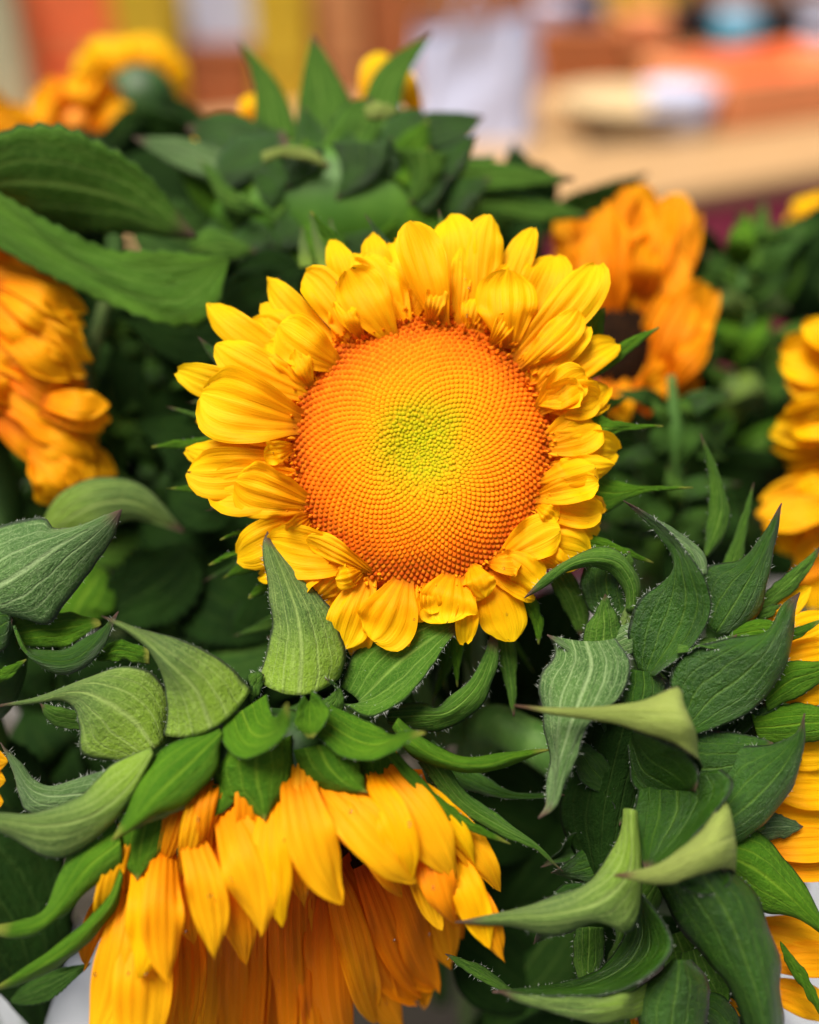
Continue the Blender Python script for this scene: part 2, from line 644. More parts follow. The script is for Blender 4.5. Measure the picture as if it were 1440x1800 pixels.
def dew(parent, grids, n, seed, rmin=.00022, rmax=.0006):
    """small drops of water sitting on the petals"""
    r = np.random.default_rng(seed)
    vs, fs = [], []
    for _ in range(n):
        V = grids[r.integers(len(grids))]
        N = norms(V)
        i, j = r.integers(1, V.shape[0] - 1), int(V.shape[1] * r.uniform(.35, .95))
        p, nn = V[i, min(j, V.shape[1] - 2)], N[i, min(j, V.shape[1] - 2)]
        a = np.cross(nn, (.3, .5, .8)); a /= np.linalg.norm(a)
        b = np.cross(nn, a)
        R = r.uniform(rmin, rmax)
        b0 = len(vs)
        K = 10
        el = r.uniform(1, 1.7)
        for th in (1.55, 1.15, .75, .35):
            for k in range(K):
                an = 2 * math.pi * k / K
                vs.append(p + nn * (R * .62 * math.cos(th) - R * .06) + (a * math.cos(an) + b * math.sin(an) * el) * R * math.sin(th))
        vs.append(p + nn * R * .56)
        vs.append(p - nn * R * .12)
        for q in range(3):
            for k in range(K):
                k2 = (k + 1) % K
                fs.append((b0 + q * K + k, b0 + q * K + k2, b0 + (q + 1) * K + k2, b0 + (q + 1) * K + k))
        for k in range(K):
            k2 = (k + 1) % K
            fs.append((b0 + 3 * K + k, b0 + 3 * K + k2, b0 + 4 * K))
            fs.append((b0 + k2, b0 + k, b0 + 4 * K + 1))
    o = add_mesh('water_drop', np.array(vs), fs, DEW.m, parent)
    o['kind'] = 'stuff'
    return o


GRIDS = {}


def leaf(parent, pts, hw, mat=None, mb=None, kind='leaf', name='leaf', thick=.0006, **kw):
    kw.setdefault('nv', 46)
    kw.setdefault('cup', -.1)
    kw.setdefault('groove', .0003)
    kw.setdefault('wave', .0015)
    V = spine_grid(pts, hw, kind, **kw)
    return slab(name, V, mat or LEAF, mb or LEAF_D, parent, thick)


def blob(name, c, rx, ry, rz, mat, parent, nseg=32, nring=20, ridges=0, ramp=0.0):
    """ellipsoid at photo point c with radii in photo pixels across, down and (mm) deep"""
    C0 = at(np.array(c, float))
    k = px(c[2])
    vs, fs = [], []
    for i in range(nring + 1):
        th = math.pi * i / nring
        for j in range(nseg):
            ph = 2 * math.pi * j / nseg
            f = 1 + ramp * math.sin(ridges * ph) * math.sin(th)
            vs.append(C0 + CX * (math.sin(th) * math.cos(ph) * rx * k * f) + CY * (math.sin(th) * math.sin(ph) * ry * k * f) + CZ * (math.cos(th) * rz * 1e-3))
    for i in range(nring):
        for j in range(nseg):
            j2 = (j + 1) % nseg
            fs.append((i * nseg + j, (i + 1) * nseg + j, (i + 1) * nseg + j2, i * nseg + j2))
    uv = [(j / nseg, i / nring) for i in range(nring + 1) for j in range(nseg)]
    return add_mesh(name, np.array(vs), fs, mat, parent, uv)


def stem(parent, pts, r=.0055, mat=None, name='stem'):
    return tube(name, at(np.array(pts, float)), r, mat or STEM, parent, rough=.03)


# ------------------------------------------------------------------ main sunflower
GR = 'sunflowers of the bunch'
MC = (738.0, 796.0)
mainf = thing('sunflower', 'open yellow sunflower facing the viewer with an orange disc green at its centre', 'sunflower', at(np.array((742, 780, 2.))), GR)


def disc_mat(name, stops):
    M = NT(name)
    tc = M.n('TexCoord')
    ln = M.n('VectorMath', operation='LENGTH')
    M.set(ln.inputs[0], tc.outputs['Object'])
    nz = M.noise(tc.outputs['Object'], 140, 3)
    r = M.math('ADD', M.math('DIVIDE', ln.outputs['Value'], .0365), M.math('MULTIPLY', M.math('SUBTRACT', nz, .5), .3))
    ramp = M.n('ValToRGB')
    M.set(ramp.inputs[0], r)
    el = ramp.color_ramp.elements
    while len(el) < len(stops):
        el.new(.5)
    for e, (p, c) in zip(el, stops):
        e.position = p
        e.color = c
    n2 = M.noise(tc.outputs['Object'], 900, 2)
    c = M.mix(M.step(n2, .4, .75, 0, .3), ramp.outputs[0], (.95, .42, .01, 1))
    M.set(M.b.inputs['Base Color'], c)
    M.b.inputs['Roughness'].default_value = .7
    M.b.inputs['Specular IOR Level'].default_value = .06
    return M.m


FLORET = disc_mat('floret_orange', [(0, (.42, .40, .003, 1)), (.22, (.44, .37, .003, 1)), (.36, (.60, .32, .002, 1)), (.54, (.88, .255, .002, 1)), (.78, (.90, .17, .002, 1)), (.97, (.42, .06, .002, 1))])
DISCB = disc_mat('disc_base', [(0, (.34, .31, .003, 1)), (.2, (.40, .30, .003, 1)), (.38, (.60, .26, .002, 1)), (.56, (.80, .22, .002, 1)), (.85, (.78, .14, .002, 1)), (1.0, (.42, .06, .002, 1))])
RX, RY = 229.0, 236.0


def tilt(y):
    return -(1000.0 - y) / 640.0 * 10.0


def mt_(P):
    P = np.array(P, float)
    P[:, 2] += tilt(P[:, 1])
    return P



def disc_z(t):
    return 7.5 * (1 - t ** 2.4) - 3.2 * math.exp(-(t / .34) ** 2) + 1.0


vs, fs = [], []
NR, NS = 40, 96
for i in range(NR + 1):
    t = i / NR * 1.06
    for j in range(NS):
        a = 2 * math.pi * j / NS
        z = disc_z(min(t, 1.0)) - .13 - (max(t - 1, 0) * 60)
        vs.append((MC[0] + RX * t * math.cos(a), MC[1] + RY * t * math.sin(a), z))
for i in range(NR):
    for j in range(NS):
        j2 = (j + 1) % NS
        fs.append((i * NS + j, (i + 1) * NS + j, (i + 1) * NS + j2, i * NS + j2))
fs = [f[::-1] for f in fs]
add_mesh('disc', at(mt_(vs)), fs, DISCB, mainf)

# florets in a phyllotaxis spiral: buds in the middle, open five-pointed ones at the rim
NF = 2500
PW = .585
bs, bf = [], []
ring = [(0.0, 0.0)]
SEG = 6
prof_r = [1.0, .96, .66, .0]
prof_h = [-1.2, .25, .85, 1.0]
rr = np.random.default_rng(3)
sp_v, sp_f = [], []
for n in range(NF):
    t = ((n + .5) / NF) ** PW
    a = n * 2.399963
    x, y = MC[0] + RX * t * math.cos(a), MC[1] + RY * t * math.sin(a)
    z = disc_z(t)
    size = 229 * math.sqrt(2 * PW * ((n + .5) / NF) ** (2 * PW - 1) / NF)
    sz = size * (0.98 if t > .3 else .95) * rr.uniform(.86, 1.12)
    hz = sz * px() * 1000 * (.30 + (.7 * max(t - .86, 0) / .14)) * rr.uniform(.8, 1.2)
    if t < .36:
        hz *= rr.uniform(.6, 1.7)
        x += rr.normal(0, 1.2); y += rr.normal(0, 1.2)
    lean = 3.0 * t
    b0 = len(bs)
    for q in range(3):
        for k in range(SEG):
            an = a + 2 * math.pi * k / SEG
            sx = prof_r[q] * sz * (1.0 if q < 2 else 1.0)
            bs.append((x + sx * math.cos(an) + math.cos(a) * lean * prof_h[q], y + sx * math.sin(an) + math.sin(a) * lean * prof_h[q], z + hz * prof_h[q]))
    bs.append((x + math.cos(a) * lean, y + math.sin(a) * lean, z + hz * prof_h[3]))
    for q in range(2):
        for k in range(SEG):
            k2 = (k + 1) % SEG
            bf.append((b0 + q * SEG + k2, b0 + q * SEG + k, b0 + (q + 1) * SEG + k, b0 + (q + 1) * SEG + k2))
    for k in range(SEG):
        k2 = (k + 1) % SEG
        bf.append((b0 + 2 * SEG + k2, b0 + 2 * SEG + k, b0 + 3 * SEG))
fl = add_mesh('floret', at(mt_(bs)), bf, FLORET, mainf)
fl['kind'] = 'stuff'
# the rim: spiky orange florets standing among the ray bases
for n in range(330):
    a = rr.uniform(0, 2 * math.pi)
    t = rr.uniform(.93, 1.07)
    p0 = np.array((MC[0] + RX * t * math.cos(a), MC[1] + RY * t * math.sin(a), disc_z(min(t, 1)) - 1.0))
    L = rr.uniform(10, 24)
    tipp = p0 + np.array((math.cos(a) * L * rr.uniform(-.1, 1.0), math.sin(a) * L * rr.uniform(-.1, 1.0), L * .16 * rr.uniform(.8, 1.5))) + np.r_[rr.normal(0, 3, 2), 0]
    w = rr.uniform(2.4, 4.2)
    b0 = len(sp_v)
    for s, ww in ((0, 1), (.6, 1.0)):
        c = p0 * (1 - s) + tipp * s
        for k in range(4):
            an = k * math.pi / 2 + a
            sp_v.append(c + np.array((math.cos(an) * w * ww, math.sin(an) * w * ww, 0)))
    sp_v.append(tipp)
    for k in range(4):
        k2 = (k + 1) % 4
        sp_f.append((b0 + k2, b0 + k, b0 + 4 + k, b0 + 4 + k2))
        sp_f.append((b0 + 4 + k2, b0 + 4 + k, b0 + 8))
SPIKE = disc_mat('floret_rim', [(0, (.9, .4, .005, 1)), (.9, (.86, .22, .003, 1)), (.99, (.55, .09, .004, 1)), (1.06, (.80, .28, .004, 1))])
fl2 = add_mesh('rim_floret', at(mt_(sp_v)), sp_f, SPIKE, mainf, smooth=False)
fl2['kind'] = 'stuff'

# ray petals, measured one by one: (base, [middle], tip, half width, layer, extra)
# layer: b = behind, m = middle, f = in front
LZ = {'b': (-1.5, -1.0, -5.0), 'm': (.5, 2.5, 0.0), 'f': (2.0, 6.0, 5.0)}
rays = [
    ((575, 680), (365, 532), 29, 'b', {}), ((560, 660), (447, 566), 30, 'b', {}), ((575, 705), (377, 603), 35, 'm', {'cup': -.15}),
    ((535, 705), (318, 652), 31, 'b', {}), ((530, 742), (352, 692), 64, 'f', {'cup': -.3, 'groove': .0006}), ((530, 778), (341, 744), 27, 'b', {'mat': 1}),
    ((525, 800), (333, 792), 30, 'b', {}), ((525, 812), (331, 830), 44, 'm', {'cup': -.12, 'groove': .0005}), ((540, 845), (374, 868), 48, 'm', {'cup': -.2}),
    ((545, 888), (414, 846), 50, 'f', {'cup': -.32, 'groove': .0006, 'roll': 12}), ((560, 905), (421, 978), 40, 'b', {}), ((636, 985), (473, 952), 46, 'm', {'cup': -.3}),
    ((655, 1008), (540, 945), 21, 'f', {'cup': -.2, 'roll': 20}), ((560, 960), (450, 1012), 20, 'b', {}), ((625, 975), (556, 1048), 26, 'm', {'mat': 1, 'fold': .5}),
    ((652, 1000), (603, 1137), 39, 'm', {'cup': .1}), ((712, 1015), (655, 1126), 52, 'f', {'cup': -.28, 'groove': .0006}), ((665, 1040), (629, 1149), 24, 'b', {'mat': 1}),
    ((735, 1020), (725, 1090), 34, 'm', {}), ((800, 1006), (786, 1096), 52, 'f', {'cup': -.3, 'groove': .0005}), ((826, 990), (848, 1052), 30, 'f', {'cup': .4, 'roll': -20}),
    ((848, 996), (897, 1125), 41, 'm', {'cup': .35}), ((846, 1000), (945, 1052), 15, 'm', {'cup': .2, 'roll': 35}), ((878, 968), (950, 1033), 32, 'f', {'cup': .5, 'roll': -20}),
    ((868, 985), (925, 1040), 26, 'm', {'mat': 1, 'cup': .4}), ((880, 985), (985, 930), 38, 'f', {'cup': -.35}), ((905, 940), (1035, 973), 43, 'm', {'cup': .25}),
    ((925, 905), (1055, 925), 29, 'b', {}), ((925, 885), (1052, 898), 30, 'm', {'cup': -.2}), ((940, 876), (1052, 852), 27, 'f', {'cup': -.25, 'roll': 10}), ((945, 852), (1048, 820), 36, 'f', {'cup': .35, 'groove': .0005}),
    ((950, 808), (1087, 794), 34, 'b', {'cup': -.15}), ((950, 785), (1052, 742), 42, 'm', {'cup': -.2}), ((950, 742), (1072, 676), 31, 'b', {}), ((945, 722), (1030, 655), 34, 'f', {'cup': -.15}),
    ((945, 700), (1050, 700), 34, 'm', {'cup': -.2}),
    ((930, 700), (1085, 602), 30, 'b', {}), ((925, 672), (1032, 575), 30, 'm', {}), ((915, 650), (1017, 545), 30, 'f', {'cup': .15}), ((900, 640), (1052, 462), 40, 'm', {'cup': .12, 'groove': .0005}),
    ((890, 610), (974, 446), 42, 'b', {}), ((868, 585), (936, 402), 27, 'b', {}), ((893, 612), (893, 476), 53, 'f', {'cup': .18, 'groove': .0007}), ((842, 585), (860, 376), 38, 'm', {'cup': .1, 'groove': .0005}),
    ((790, 580), (786, 373), 42, 'b', {'cup': -.1, 'groove': .0006}), ((806, 575), (812, 440), 18, 'm', {}), ((778, 575), (716, 391), 40, 'f', {'cup': -.15}), ((750, 575), (694, 430), 30, 'b', {}),
    ((724, 585), (654, 406), 24, 'b', {}), ((706, 592), (628, 444), 35, 'm', {}), ((690, 598), (612, 476), 43, 'f', {'cup': -.2}), ((660, 615), (580, 417), 28, 'b', {}),
    ((640, 622), (535, 477), 34, 'm', {'cup': -.1, 'groove': .0005}), ((620, 640), (470, 490), 26, 'b', {}), ((610, 650), (464, 535), 26, 'b', {}), ((596, 645), (488, 572), 43, 'f', {'cup': -.25}),
    ((720, 590), (672, 470), 26, 'm', {}), ((842, 590), (905, 470), 26, 'b', {}), ((930, 690), (1000, 610), 26, 'm', {}), ((560, 690), (470, 600), 26, 'm', {}),
]
for k in range(46):
    r = np.random.default_rng(5000 + k)
    a = 2 * math.pi * (k + r.uniform(-.35, .35)) / 46
    lay = ('b', 'm', 'b', 'f')[k % 4]
    far = 1.36 + r.uniform(-.1, .17) if lay != 'f' else 1.22 + r.uniform(-.08, .12)
    bx, by = MC[0] + RX * .97 * math.cos(a), MC[1] + RY * .97 * math.sin(a)
    a2 = a + r.normal(0, .07)
    rays.append(((bx, by), (MC[0] + RX * far * math.cos(a2), MC[1] + RY * far * math.sin(a2)), r.uniform(17, 28), lay, {'mat': int(r.random() < .35), 'cup': r.uniform(-.5, .35), 'fold': r.uniform(-.3, .4), 'roll': r.uniform(-30, 30)}))
for k, (b, t, hw, lay, ex) in enumerate(rays):
    ex = dict(ex)
    z0, z1, z2 = LZ[lay]
    r = np.random.default_rng(400 + k)
    mat = PETAL_O if ex.pop('mat', 0) else PETAL
    d = np.array(t, float) - np.array(b, float)
    nrm = np.array((-d[1], d[0])) * r.uniform(-.05, .05)
    m1 = np.array(b) + d * .45 + nrm
    m2 = np.array(b) + d * .8 + nrm
    zz = r.uniform(-.8, .8)
    pts = [(b[0], b[1], z0), (m1[0], m1[1], z1 + zz), (m2[0], m2[1], z1 * .8 + zz), (t[0], t[1], z2 + zz)]
    pts = [tuple(q) for q in mt_(pts)]
    ex.setdefault('cup', r.uniform(-.18, .12))
    ex.setdefault('twist', r.uniform(-28, 28))
    ex.setdefault('fold', r.choice((0, 0, .15, .3, -.2)))
    ex.setdefault('wave', .0012)
    ex.setdefault('groove', r.uniform(.0002, .0005))
    petal(mainf, pts, hw * 1.06, mat, 'round', tipcurl=r.uniform(-.0015, .0015), nu=15, **ex)

dew(mainf, GRIDS[mainf], 45, 6, .00016, .00038)
# green parts behind the main flower
blob('receptacle', (742, 800, -20), 205, 210, 11, RECEPT, mainf)
M_BR = [
    ([(1030, 800), (1060, 832), (1100, 850), (1140, 855), (1218, 856)], [(1030, 925), (1060, 903), (1090, 888), (1125, 868), (1219, 858)], -9, B_FRESH),
    ([(1030, 715), (1060, 730), (1090, 742), (1166, 748)], [(1030, 785), (1066, 772), (1100, 758), (1167, 750)], -8, B_FRESH),
    ([(1020, 640), (1060, 622), (1105, 595), (1158, 574)], [(1030, 670), (1070, 650), (1112, 615), (1159, 577)], -14, B_FRESH),
    ([(1000, 925), (1040, 940), (1085, 956), (1149, 988)], [(1000, 965), (1040, 970), (1085, 976), (1149, 990)], -3, B_FRESH),
    ([(900, 1030), (918, 1065), (936, 1095), (946, 1133)], [(935, 1040), (950, 1070), (955, 1100), (948, 1133)], -4, B_FRESH),
    ([(778, 1090), (790, 1140), (798, 1175), (803, 1208)], [(826, 1090), (816, 1140), (808, 1175), (805, 1208)], -5, B_FRESH),
    ([(868, 1110), (876, 1160), (890, 1210), (902, 1260)], [(905, 1110), (908, 1160), (908, 1210), (905, 1260)], -8, B_MID),
    ([(480, 905), (440, 925), (415, 934), (386, 948)], [(490, 950), (450, 945), (420, 940), (387, 950)], -8, B_FRESH),
    ([(470, 950), (430, 962), (400, 972), (366, 992)], [(480, 985), (440, 975), (405, 982), (368, 995)], -10, B_FRESH),
    ([(380, 765), (330, 772), (300, 776), (266, 785)], [(380, 795), (330, 790), (300, 788), (267, 788)], -18, B_FRESH),
    ([(500, 1010), (470, 1020), (450, 1032), (436, 1050)], [(520, 1040), (480, 1040), (460, 1045), (438, 1053)], -12, B_FRESH),
    ([(590, 450), (570, 420), (560, 400), (545, 372)], [(615, 440), (590, 410), (570, 392), (547, 370)], -22, B_FRESH),
    ([(1015, 615), (1022, 580), (1035, 555), (1062, 540)], [(1050, 640), (1060, 600), (1062, 570), (1064, 541)], -16, B_FRESH),
    ([(1000, 1000), (1030, 1050), (1035, 1090), (1022, 1118)], [(960, 1010), (985, 1060), (1005, 1095), (1020, 1119)], -10, B_MID),
    ([(600, 1080), (560, 1100), (520, 1100), (470, 1120)], [(600, 1120), (560, 1130), (520, 1120), (471, 1123)], -20, B_MID),
]
for L, R_, z, m in M_BR:
    bract(mainf, [L, R_], [[z, z + 2], [z, z + 2]], m, m, hair=14, hl=.0009, nv=24)
for k in range(34):
    r = np.random.default_rng(6000 + k)
    a = r.uniform(.15, 1.25) * math.pi if k < 24 else r.uniform(0, 2 * math.pi)
    R0, R1_ = r.uniform(230, 290), r.uniform(360, 470)
    a2 = a + r.normal(0, .12)
    c0 = np.array((742 + R0 * math.cos(a), 800 + R0 * math.sin(a)))
    c2 = np.array((742 + R1_ * math.cos(a2), 800 + R1_ * math.sin(a2)))
    cm = (c0 + c2) / 2 + r.normal(0, 12, 2)
    pr = np.array((-math.sin(a), math.cos(a))) * r.uniform(16, 34)
    z0, z2 = r.uniform(-22, -14), r.uniform(-34, -10)
    bract(mainf, [[(c0 - pr)[:2], (cm - pr * .55)[:2], c2], [(c0 + pr)[:2], (cm + pr * .55)[:2], c2 + 1]], [[z0, z2]] * 2, (B_FRESH, B_MID, B_DARK)[k % 3], (B_FRESH, B_MID, B_DARK)[k % 3], hair=10, hl=.0009, nu=9, nv=20)
stem(mainf, [(742, 830, -24), (748, 1000, -52), (760, 1250, -95), (770, 1500, -160), (775, 1750, -240)], .0062)

# ------------------------------------------------------------------ nodding sunflower, lower left
fl_f = thing('sunflower', 'nodding sunflower in the foreground, seen over its crown of green bracts, petals hanging down', 'sunflower', at(np.array((470, 1340, 5.))), GR)
blob('receptacle', (470, 1340, 8), 165, 95, 12, RECEPT, fl_f)
blob('disc', (560, 1480, -8), 180, 95, 9, plain_mat('disc_brown', (.008, .004, .002, 1), (.026, .010, .003, 1), 500, .8, .06, .8, (1, 1, 1), .002), fl_f, 48, 30, 20, .03)
stem(fl_f, [(480, 1300, -2), (560, 1270, -22), (700, 1290, -34), (830, 1290, -52), (880, 1450, -120), (890, 1700, -220)], .0062)

F = fl_f
bract(F, [[(452, 1195), (468, 1150), (478, 1100), (474, 1050), (464, 990), (462, 955), (470, 934)],
          [(526, 1222), (530, 1150), (525, 1090), (510, 1040), (490, 990), (474, 955), (470, 934)],
          [(598, 1190), (608, 1150), (594, 1098), (566, 1050), (522, 1003), (484, 965), (471, 934)]], [[5, 0], [13, 6, 0], [5, 0]], B_PALE, B_DARK, 120, .0013, 260, wave=.0003)
bract(F, [[(287, 1293), (294, 1250), (286, 1190), (250, 1130), (177, 1082)],
          [(372, 1282), (345, 1215), (295, 1162), (240, 1114), (177, 1082)],
          [(443, 1212), (390, 1160), (320, 1126), (250, 1106), (177, 1082)]], [[12, 18], [21, 23, 18], [13, 18]], B_PALE, B_DARK, 70, .0009, 60, wave=.0003)
bract(F, [[(292, 1292), (300, 1235), (268, 1184), (205, 1172), (125, 1205), (60, 1228), (-4, 1239)],
          [(272, 1316), (238, 1270), (192, 1236), (140, 1216), (80, 1226), (40, 1234), (-4, 1240)],
          [(205, 1338), (145, 1326), (140, 1280), (132, 1245), (100, 1230), (50, 1238), (-4, 1243)]], [[6, 11, 8], [14, 16, 12, 8], [12, 12, 8]], B_PALE, B_DARK, 140, .0014, 120, wave=.0004)
bract(F, [[(165, 1255), (130, 1248), (100, 1242), (70, 1236)], [(165, 1285), (120, 1280), (90, 1273), (72, 1240)]], [[2, 2], [4, 2]], B_MID, B_DARK, 70, .0016)
bract(F, [[(235, 1345), (175, 1355), (105, 1380), (62, 1370), (32, 1338), (1, 1305)],
          [(210, 1395), (150, 1395), (90, 1400), (52, 1385), (28, 1350), (1, 1306)],
          [(180, 1440), (110, 1440), (50, 1430), (38, 1395), (20, 1350), (1, 1307)]], [[12, 9], [16, 10], [13, 9]], B_SILV, B_DARK, 130, .0015, 150)
bract(F, [[(264, 1314), (200, 1342), (145, 1395), (70, 1427), (0, 1431), (-70, 1430)],
          [(268, 1324), (225, 1385), (165, 1432), (90, 1452), (0, 1443), (-70, 1430)],
          [(262, 1334), (236, 1390), (195, 1450), (105, 1510), (25, 1476), (-70, 1432)]], [[18, 24, 24], [22, 28, 26], [20, 24, 24]], B_PALE, B_MID, 60, .001, wave=.0004)
bract(F, [[(382, 1280), (300, 1308), (245, 1362), (222, 1425), (196, 1478)],
          [(390, 1288), (332, 1345), (282, 1392), (238, 1440), (196, 1478)],
          [(388, 1305), (378, 1358), (325, 1414), (258, 1440), (197, 1479)]], [[18, 20, 28], [22, 29, 30], [20, 26, 29]], B_FRESH, B_DARK, 40, .0008, wave=.0004)
bract(F, [[(392, 1268), (393, 1308), (430, 1335), (476, 1316), (508, 1280), (506, 1236)],
          [(425, 1250), (440, 1285), (458, 1296), (482, 1288), (498, 1265), (505, 1236)],
          [(470, 1220), (475, 1245), (480, 1258), (488, 1258), (494, 1250), (504, 1236)]], [[18, 32, 36], [17, 26, 35], [14, 24, 34]], B_FRESH, B_DARK, 24, .0007, wave=.0003)
bract(F, [[(534, 1222), (520, 1250), (518, 1272), (540, 1297)], [(545, 1235), (545, 1260), (545, 1280), (545, 1297)], [(548, 1213), (572, 1235), (578, 1262), (550, 1297)]], [[18, 26], [16, 26], [18, 28]], B_FRESH, B_DARK, 24, .0007)
bract(F, [[(582, 1238), (632, 1262), (668, 1278), (690, 1290), (715, 1284), (748, 1286)],
          [(566, 1265), (615, 1298), (652, 1310), (690, 1303), (720, 1290), (748, 1288)],
          [(546, 1286), (592, 1324), (642, 1337), (692, 1323), (718, 1302), (748, 1290)]], [[11, 18, 28], [17, 22, 28], [22, 28, 29]], B_FRESH, B_DARK, 30, .0008)
bract(F, [[(596, 1206), (622, 1150), (675, 1104), (738, 1076), (780, 1080), (813, 1092)],
          [(632, 1234), (682, 1182), (728, 1144), (768, 1117), (790, 1104), (813, 1093)],
          [(603, 1238), (650, 1260), (718, 1226), (762, 1165), (792, 1125), (814, 1095)]], [[1, -2, 0], [5, 4, 0], [11, 11, 1]], B_MID, B_FRESH, 170, .0019, 100, vein=.0008)
bract(F, [[(690, 1240), (745, 1236), (772, 1243), (818, 1202), (848, 1158), (864, 1112)],
          [(680, 1262), (745, 1258), (790, 1250), (835, 1210), (860, 1160), (868, 1112)],
          [(690, 1275), (760, 1284), (830, 1258), (868, 1195), (876, 1150), (872, 1112)]], [[-6, 2, -4], [0, 4, -4], [-2, 1, -5]], B_MID, B_DARK, 110, .0016)
bract(F, [[(700, 1262), (735, 1290), (790, 1322), (850, 1330), (905, 1320), (968, 1317)],
          [(695, 1270), (728, 1308), (785, 1338), (850, 1345), (905, 1330), (968, 1318)],
          [(690, 1280), (720, 1325), (780, 1350), (850, 1360), (905, 1340), (968, 1319)]], [[8, 12, 10], [14, 18, 11], [12, 13, 10]], B_FRESH, B_DARK, 90, .001)
bract(F, [[(695, 1320), (760, 1388), (825, 1440), (898, 1483)], [(676, 1322), (735, 1395), (808, 1452), (898, 1485)]], [[17, 19, 17], [18, 20, 17]], B_FRESH, B_FRESH, 30, .0006)
bract(F, [[(775, 1325), (820, 1392), (885, 1440), (940, 1480), (990, 1532)], [(735, 1340), (800, 1420), (872, 1464), (935, 1490), (990, 1533)]], [[8, 10, 12], [9, 12, 12]], B_MID, B_FRESH, 40, .0008)
bract(F, [[(760, 1300), (820, 1345), (900, 1390), (1000, 1396)], [(740, 1330), (810, 1385), (900, 1405), (1000, 1398)]], [[-4, -4], [0, -3]], B_DARK, B_DARK, 50, .0009)
bract(F, [[(392, 1318), (372, 1365), (398, 1402), (438, 1424), (466, 1444)], [(452, 1310), (452, 1370), (462, 1410), (466, 1444)], [(514, 1292), (514, 1350), (500, 1392), (467, 1444)]], [[16, 22], [23, 25], [18, 22]], B_FRESH, B_DARK, 24, .0006)
bract(F, [[(508, 1320), (525, 1365), (575, 1390), (646, 1394)], [(560, 1310), (580, 1350), (610, 1378), (646, 1394)], [(612, 1300), (632, 1340), (646, 1394)]], [[16, 20], [22, 23], [15, 20]], B_FRESH, B_DARK, 20, .0006)
bract(F, [[(595, 1310), (636, 1368), (659, 1399)], [(690, 1310), (688, 1352), (660, 1399)]], [[12, 17], [12, 17]], B_FRESH, B_DARK)
bract(F, [[(335, 1390), (325, 1430), (316, 1466)], [(412, 1375), (412, 1412), (368, 1440), (317, 1466)]], [[16, 23], [18, 24]], B_FRESH, B_DARK, 14, .0006)
bract(F, [[(270, 1420), (277, 1480), (288, 1536)], [(320, 1410), (310, 1470), (289, 1536)]], [[14, 20], [14, 20]], B_MID, B_DARK)
bract(F, [[(208, 1432), (205, 1490), (240, 1548)], [(315, 1405), (295, 1475), (241, 1548)]], [[15, 23], [18, 24]], B_FRESH, B_DARK)
bract(F, [[(330, 1380), (258, 1420), (222, 1440), (200, 1476)], [(330, 1420), (280, 1440), (240, 1456), (202, 1478)]], [[22, 28], [23, 29]], B_LIME, B_FRESH)
bract(F, [[(200, 1436), (140, 1470), (108, 1530), (82, 1592), (35, 1616), (-12, 1626)],
          [(212, 1480), (155, 1525), (120, 1572), (80, 1618), (30, 1634), (-12, 1634)],
          [(216, 1524), (160, 1560), (112, 1608), (66, 1642), (20, 1650), (-12, 1642)]], [[16, 22, 22], [23, 27, 24], [21, 25, 23]], B_FRESH, B_DARK, 20, .0007)
bract(F, [[(208, 1516), (180, 1582), (120, 1645), (55, 1694), (-14, 1738)],
          [(214, 1536), (192, 1592), (128, 1658), (60, 1704), (-14, 1740)],
          [(212, 1560), (198, 1606), (134, 1676), (62, 1720), (-14, 1744)]], [[17, 20, 22], [23, 25, 23], [19, 20, 22]], B_FRESH, B_DARK)
bract(F, [[(445, 1205), (436, 1192), (450, 1180), (462, 1185)], [(440, 1235), (448, 1230), (458, 1215), (464, 1186)]], [[10, 8], [12, 8]], B_MID, B_DARK, 60, .0014)
bract(F, [[(560, 1235), (590, 1215), (585, 1200), (570, 1192)], [(600, 1260), (605, 1240), (600, 1215), (572, 1192)]], [[9, 13], [9, 13]], B_MID, B_DARK, 50, .0014)

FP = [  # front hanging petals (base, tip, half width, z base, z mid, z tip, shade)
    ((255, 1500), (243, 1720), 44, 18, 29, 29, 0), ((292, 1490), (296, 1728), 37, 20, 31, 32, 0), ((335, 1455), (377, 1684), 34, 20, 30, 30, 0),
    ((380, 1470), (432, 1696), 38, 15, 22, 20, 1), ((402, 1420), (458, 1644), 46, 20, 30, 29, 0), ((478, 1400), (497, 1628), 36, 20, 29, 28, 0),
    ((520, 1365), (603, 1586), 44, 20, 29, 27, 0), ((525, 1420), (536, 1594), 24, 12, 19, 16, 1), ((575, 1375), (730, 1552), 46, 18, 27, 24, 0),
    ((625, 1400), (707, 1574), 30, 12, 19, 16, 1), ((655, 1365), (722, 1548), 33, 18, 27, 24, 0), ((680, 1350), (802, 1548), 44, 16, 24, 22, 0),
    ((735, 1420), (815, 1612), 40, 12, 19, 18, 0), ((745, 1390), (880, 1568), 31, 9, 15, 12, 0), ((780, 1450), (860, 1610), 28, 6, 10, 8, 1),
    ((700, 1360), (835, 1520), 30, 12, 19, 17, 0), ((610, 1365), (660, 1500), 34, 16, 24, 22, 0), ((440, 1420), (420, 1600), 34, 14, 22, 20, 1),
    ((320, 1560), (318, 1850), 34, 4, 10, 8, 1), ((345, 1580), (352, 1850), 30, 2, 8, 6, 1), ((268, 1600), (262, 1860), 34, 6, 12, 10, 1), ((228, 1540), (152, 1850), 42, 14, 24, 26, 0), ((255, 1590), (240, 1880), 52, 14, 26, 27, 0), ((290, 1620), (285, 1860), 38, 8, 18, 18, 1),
    ((205, 1550), (148, 1700), 22, 10, 16, 14, 1), ((330, 1500), (340, 1660), 30, 14, 20, 18, 1), ((565, 1390), (640, 1500), 30, 14, 20, 18, 1),
]
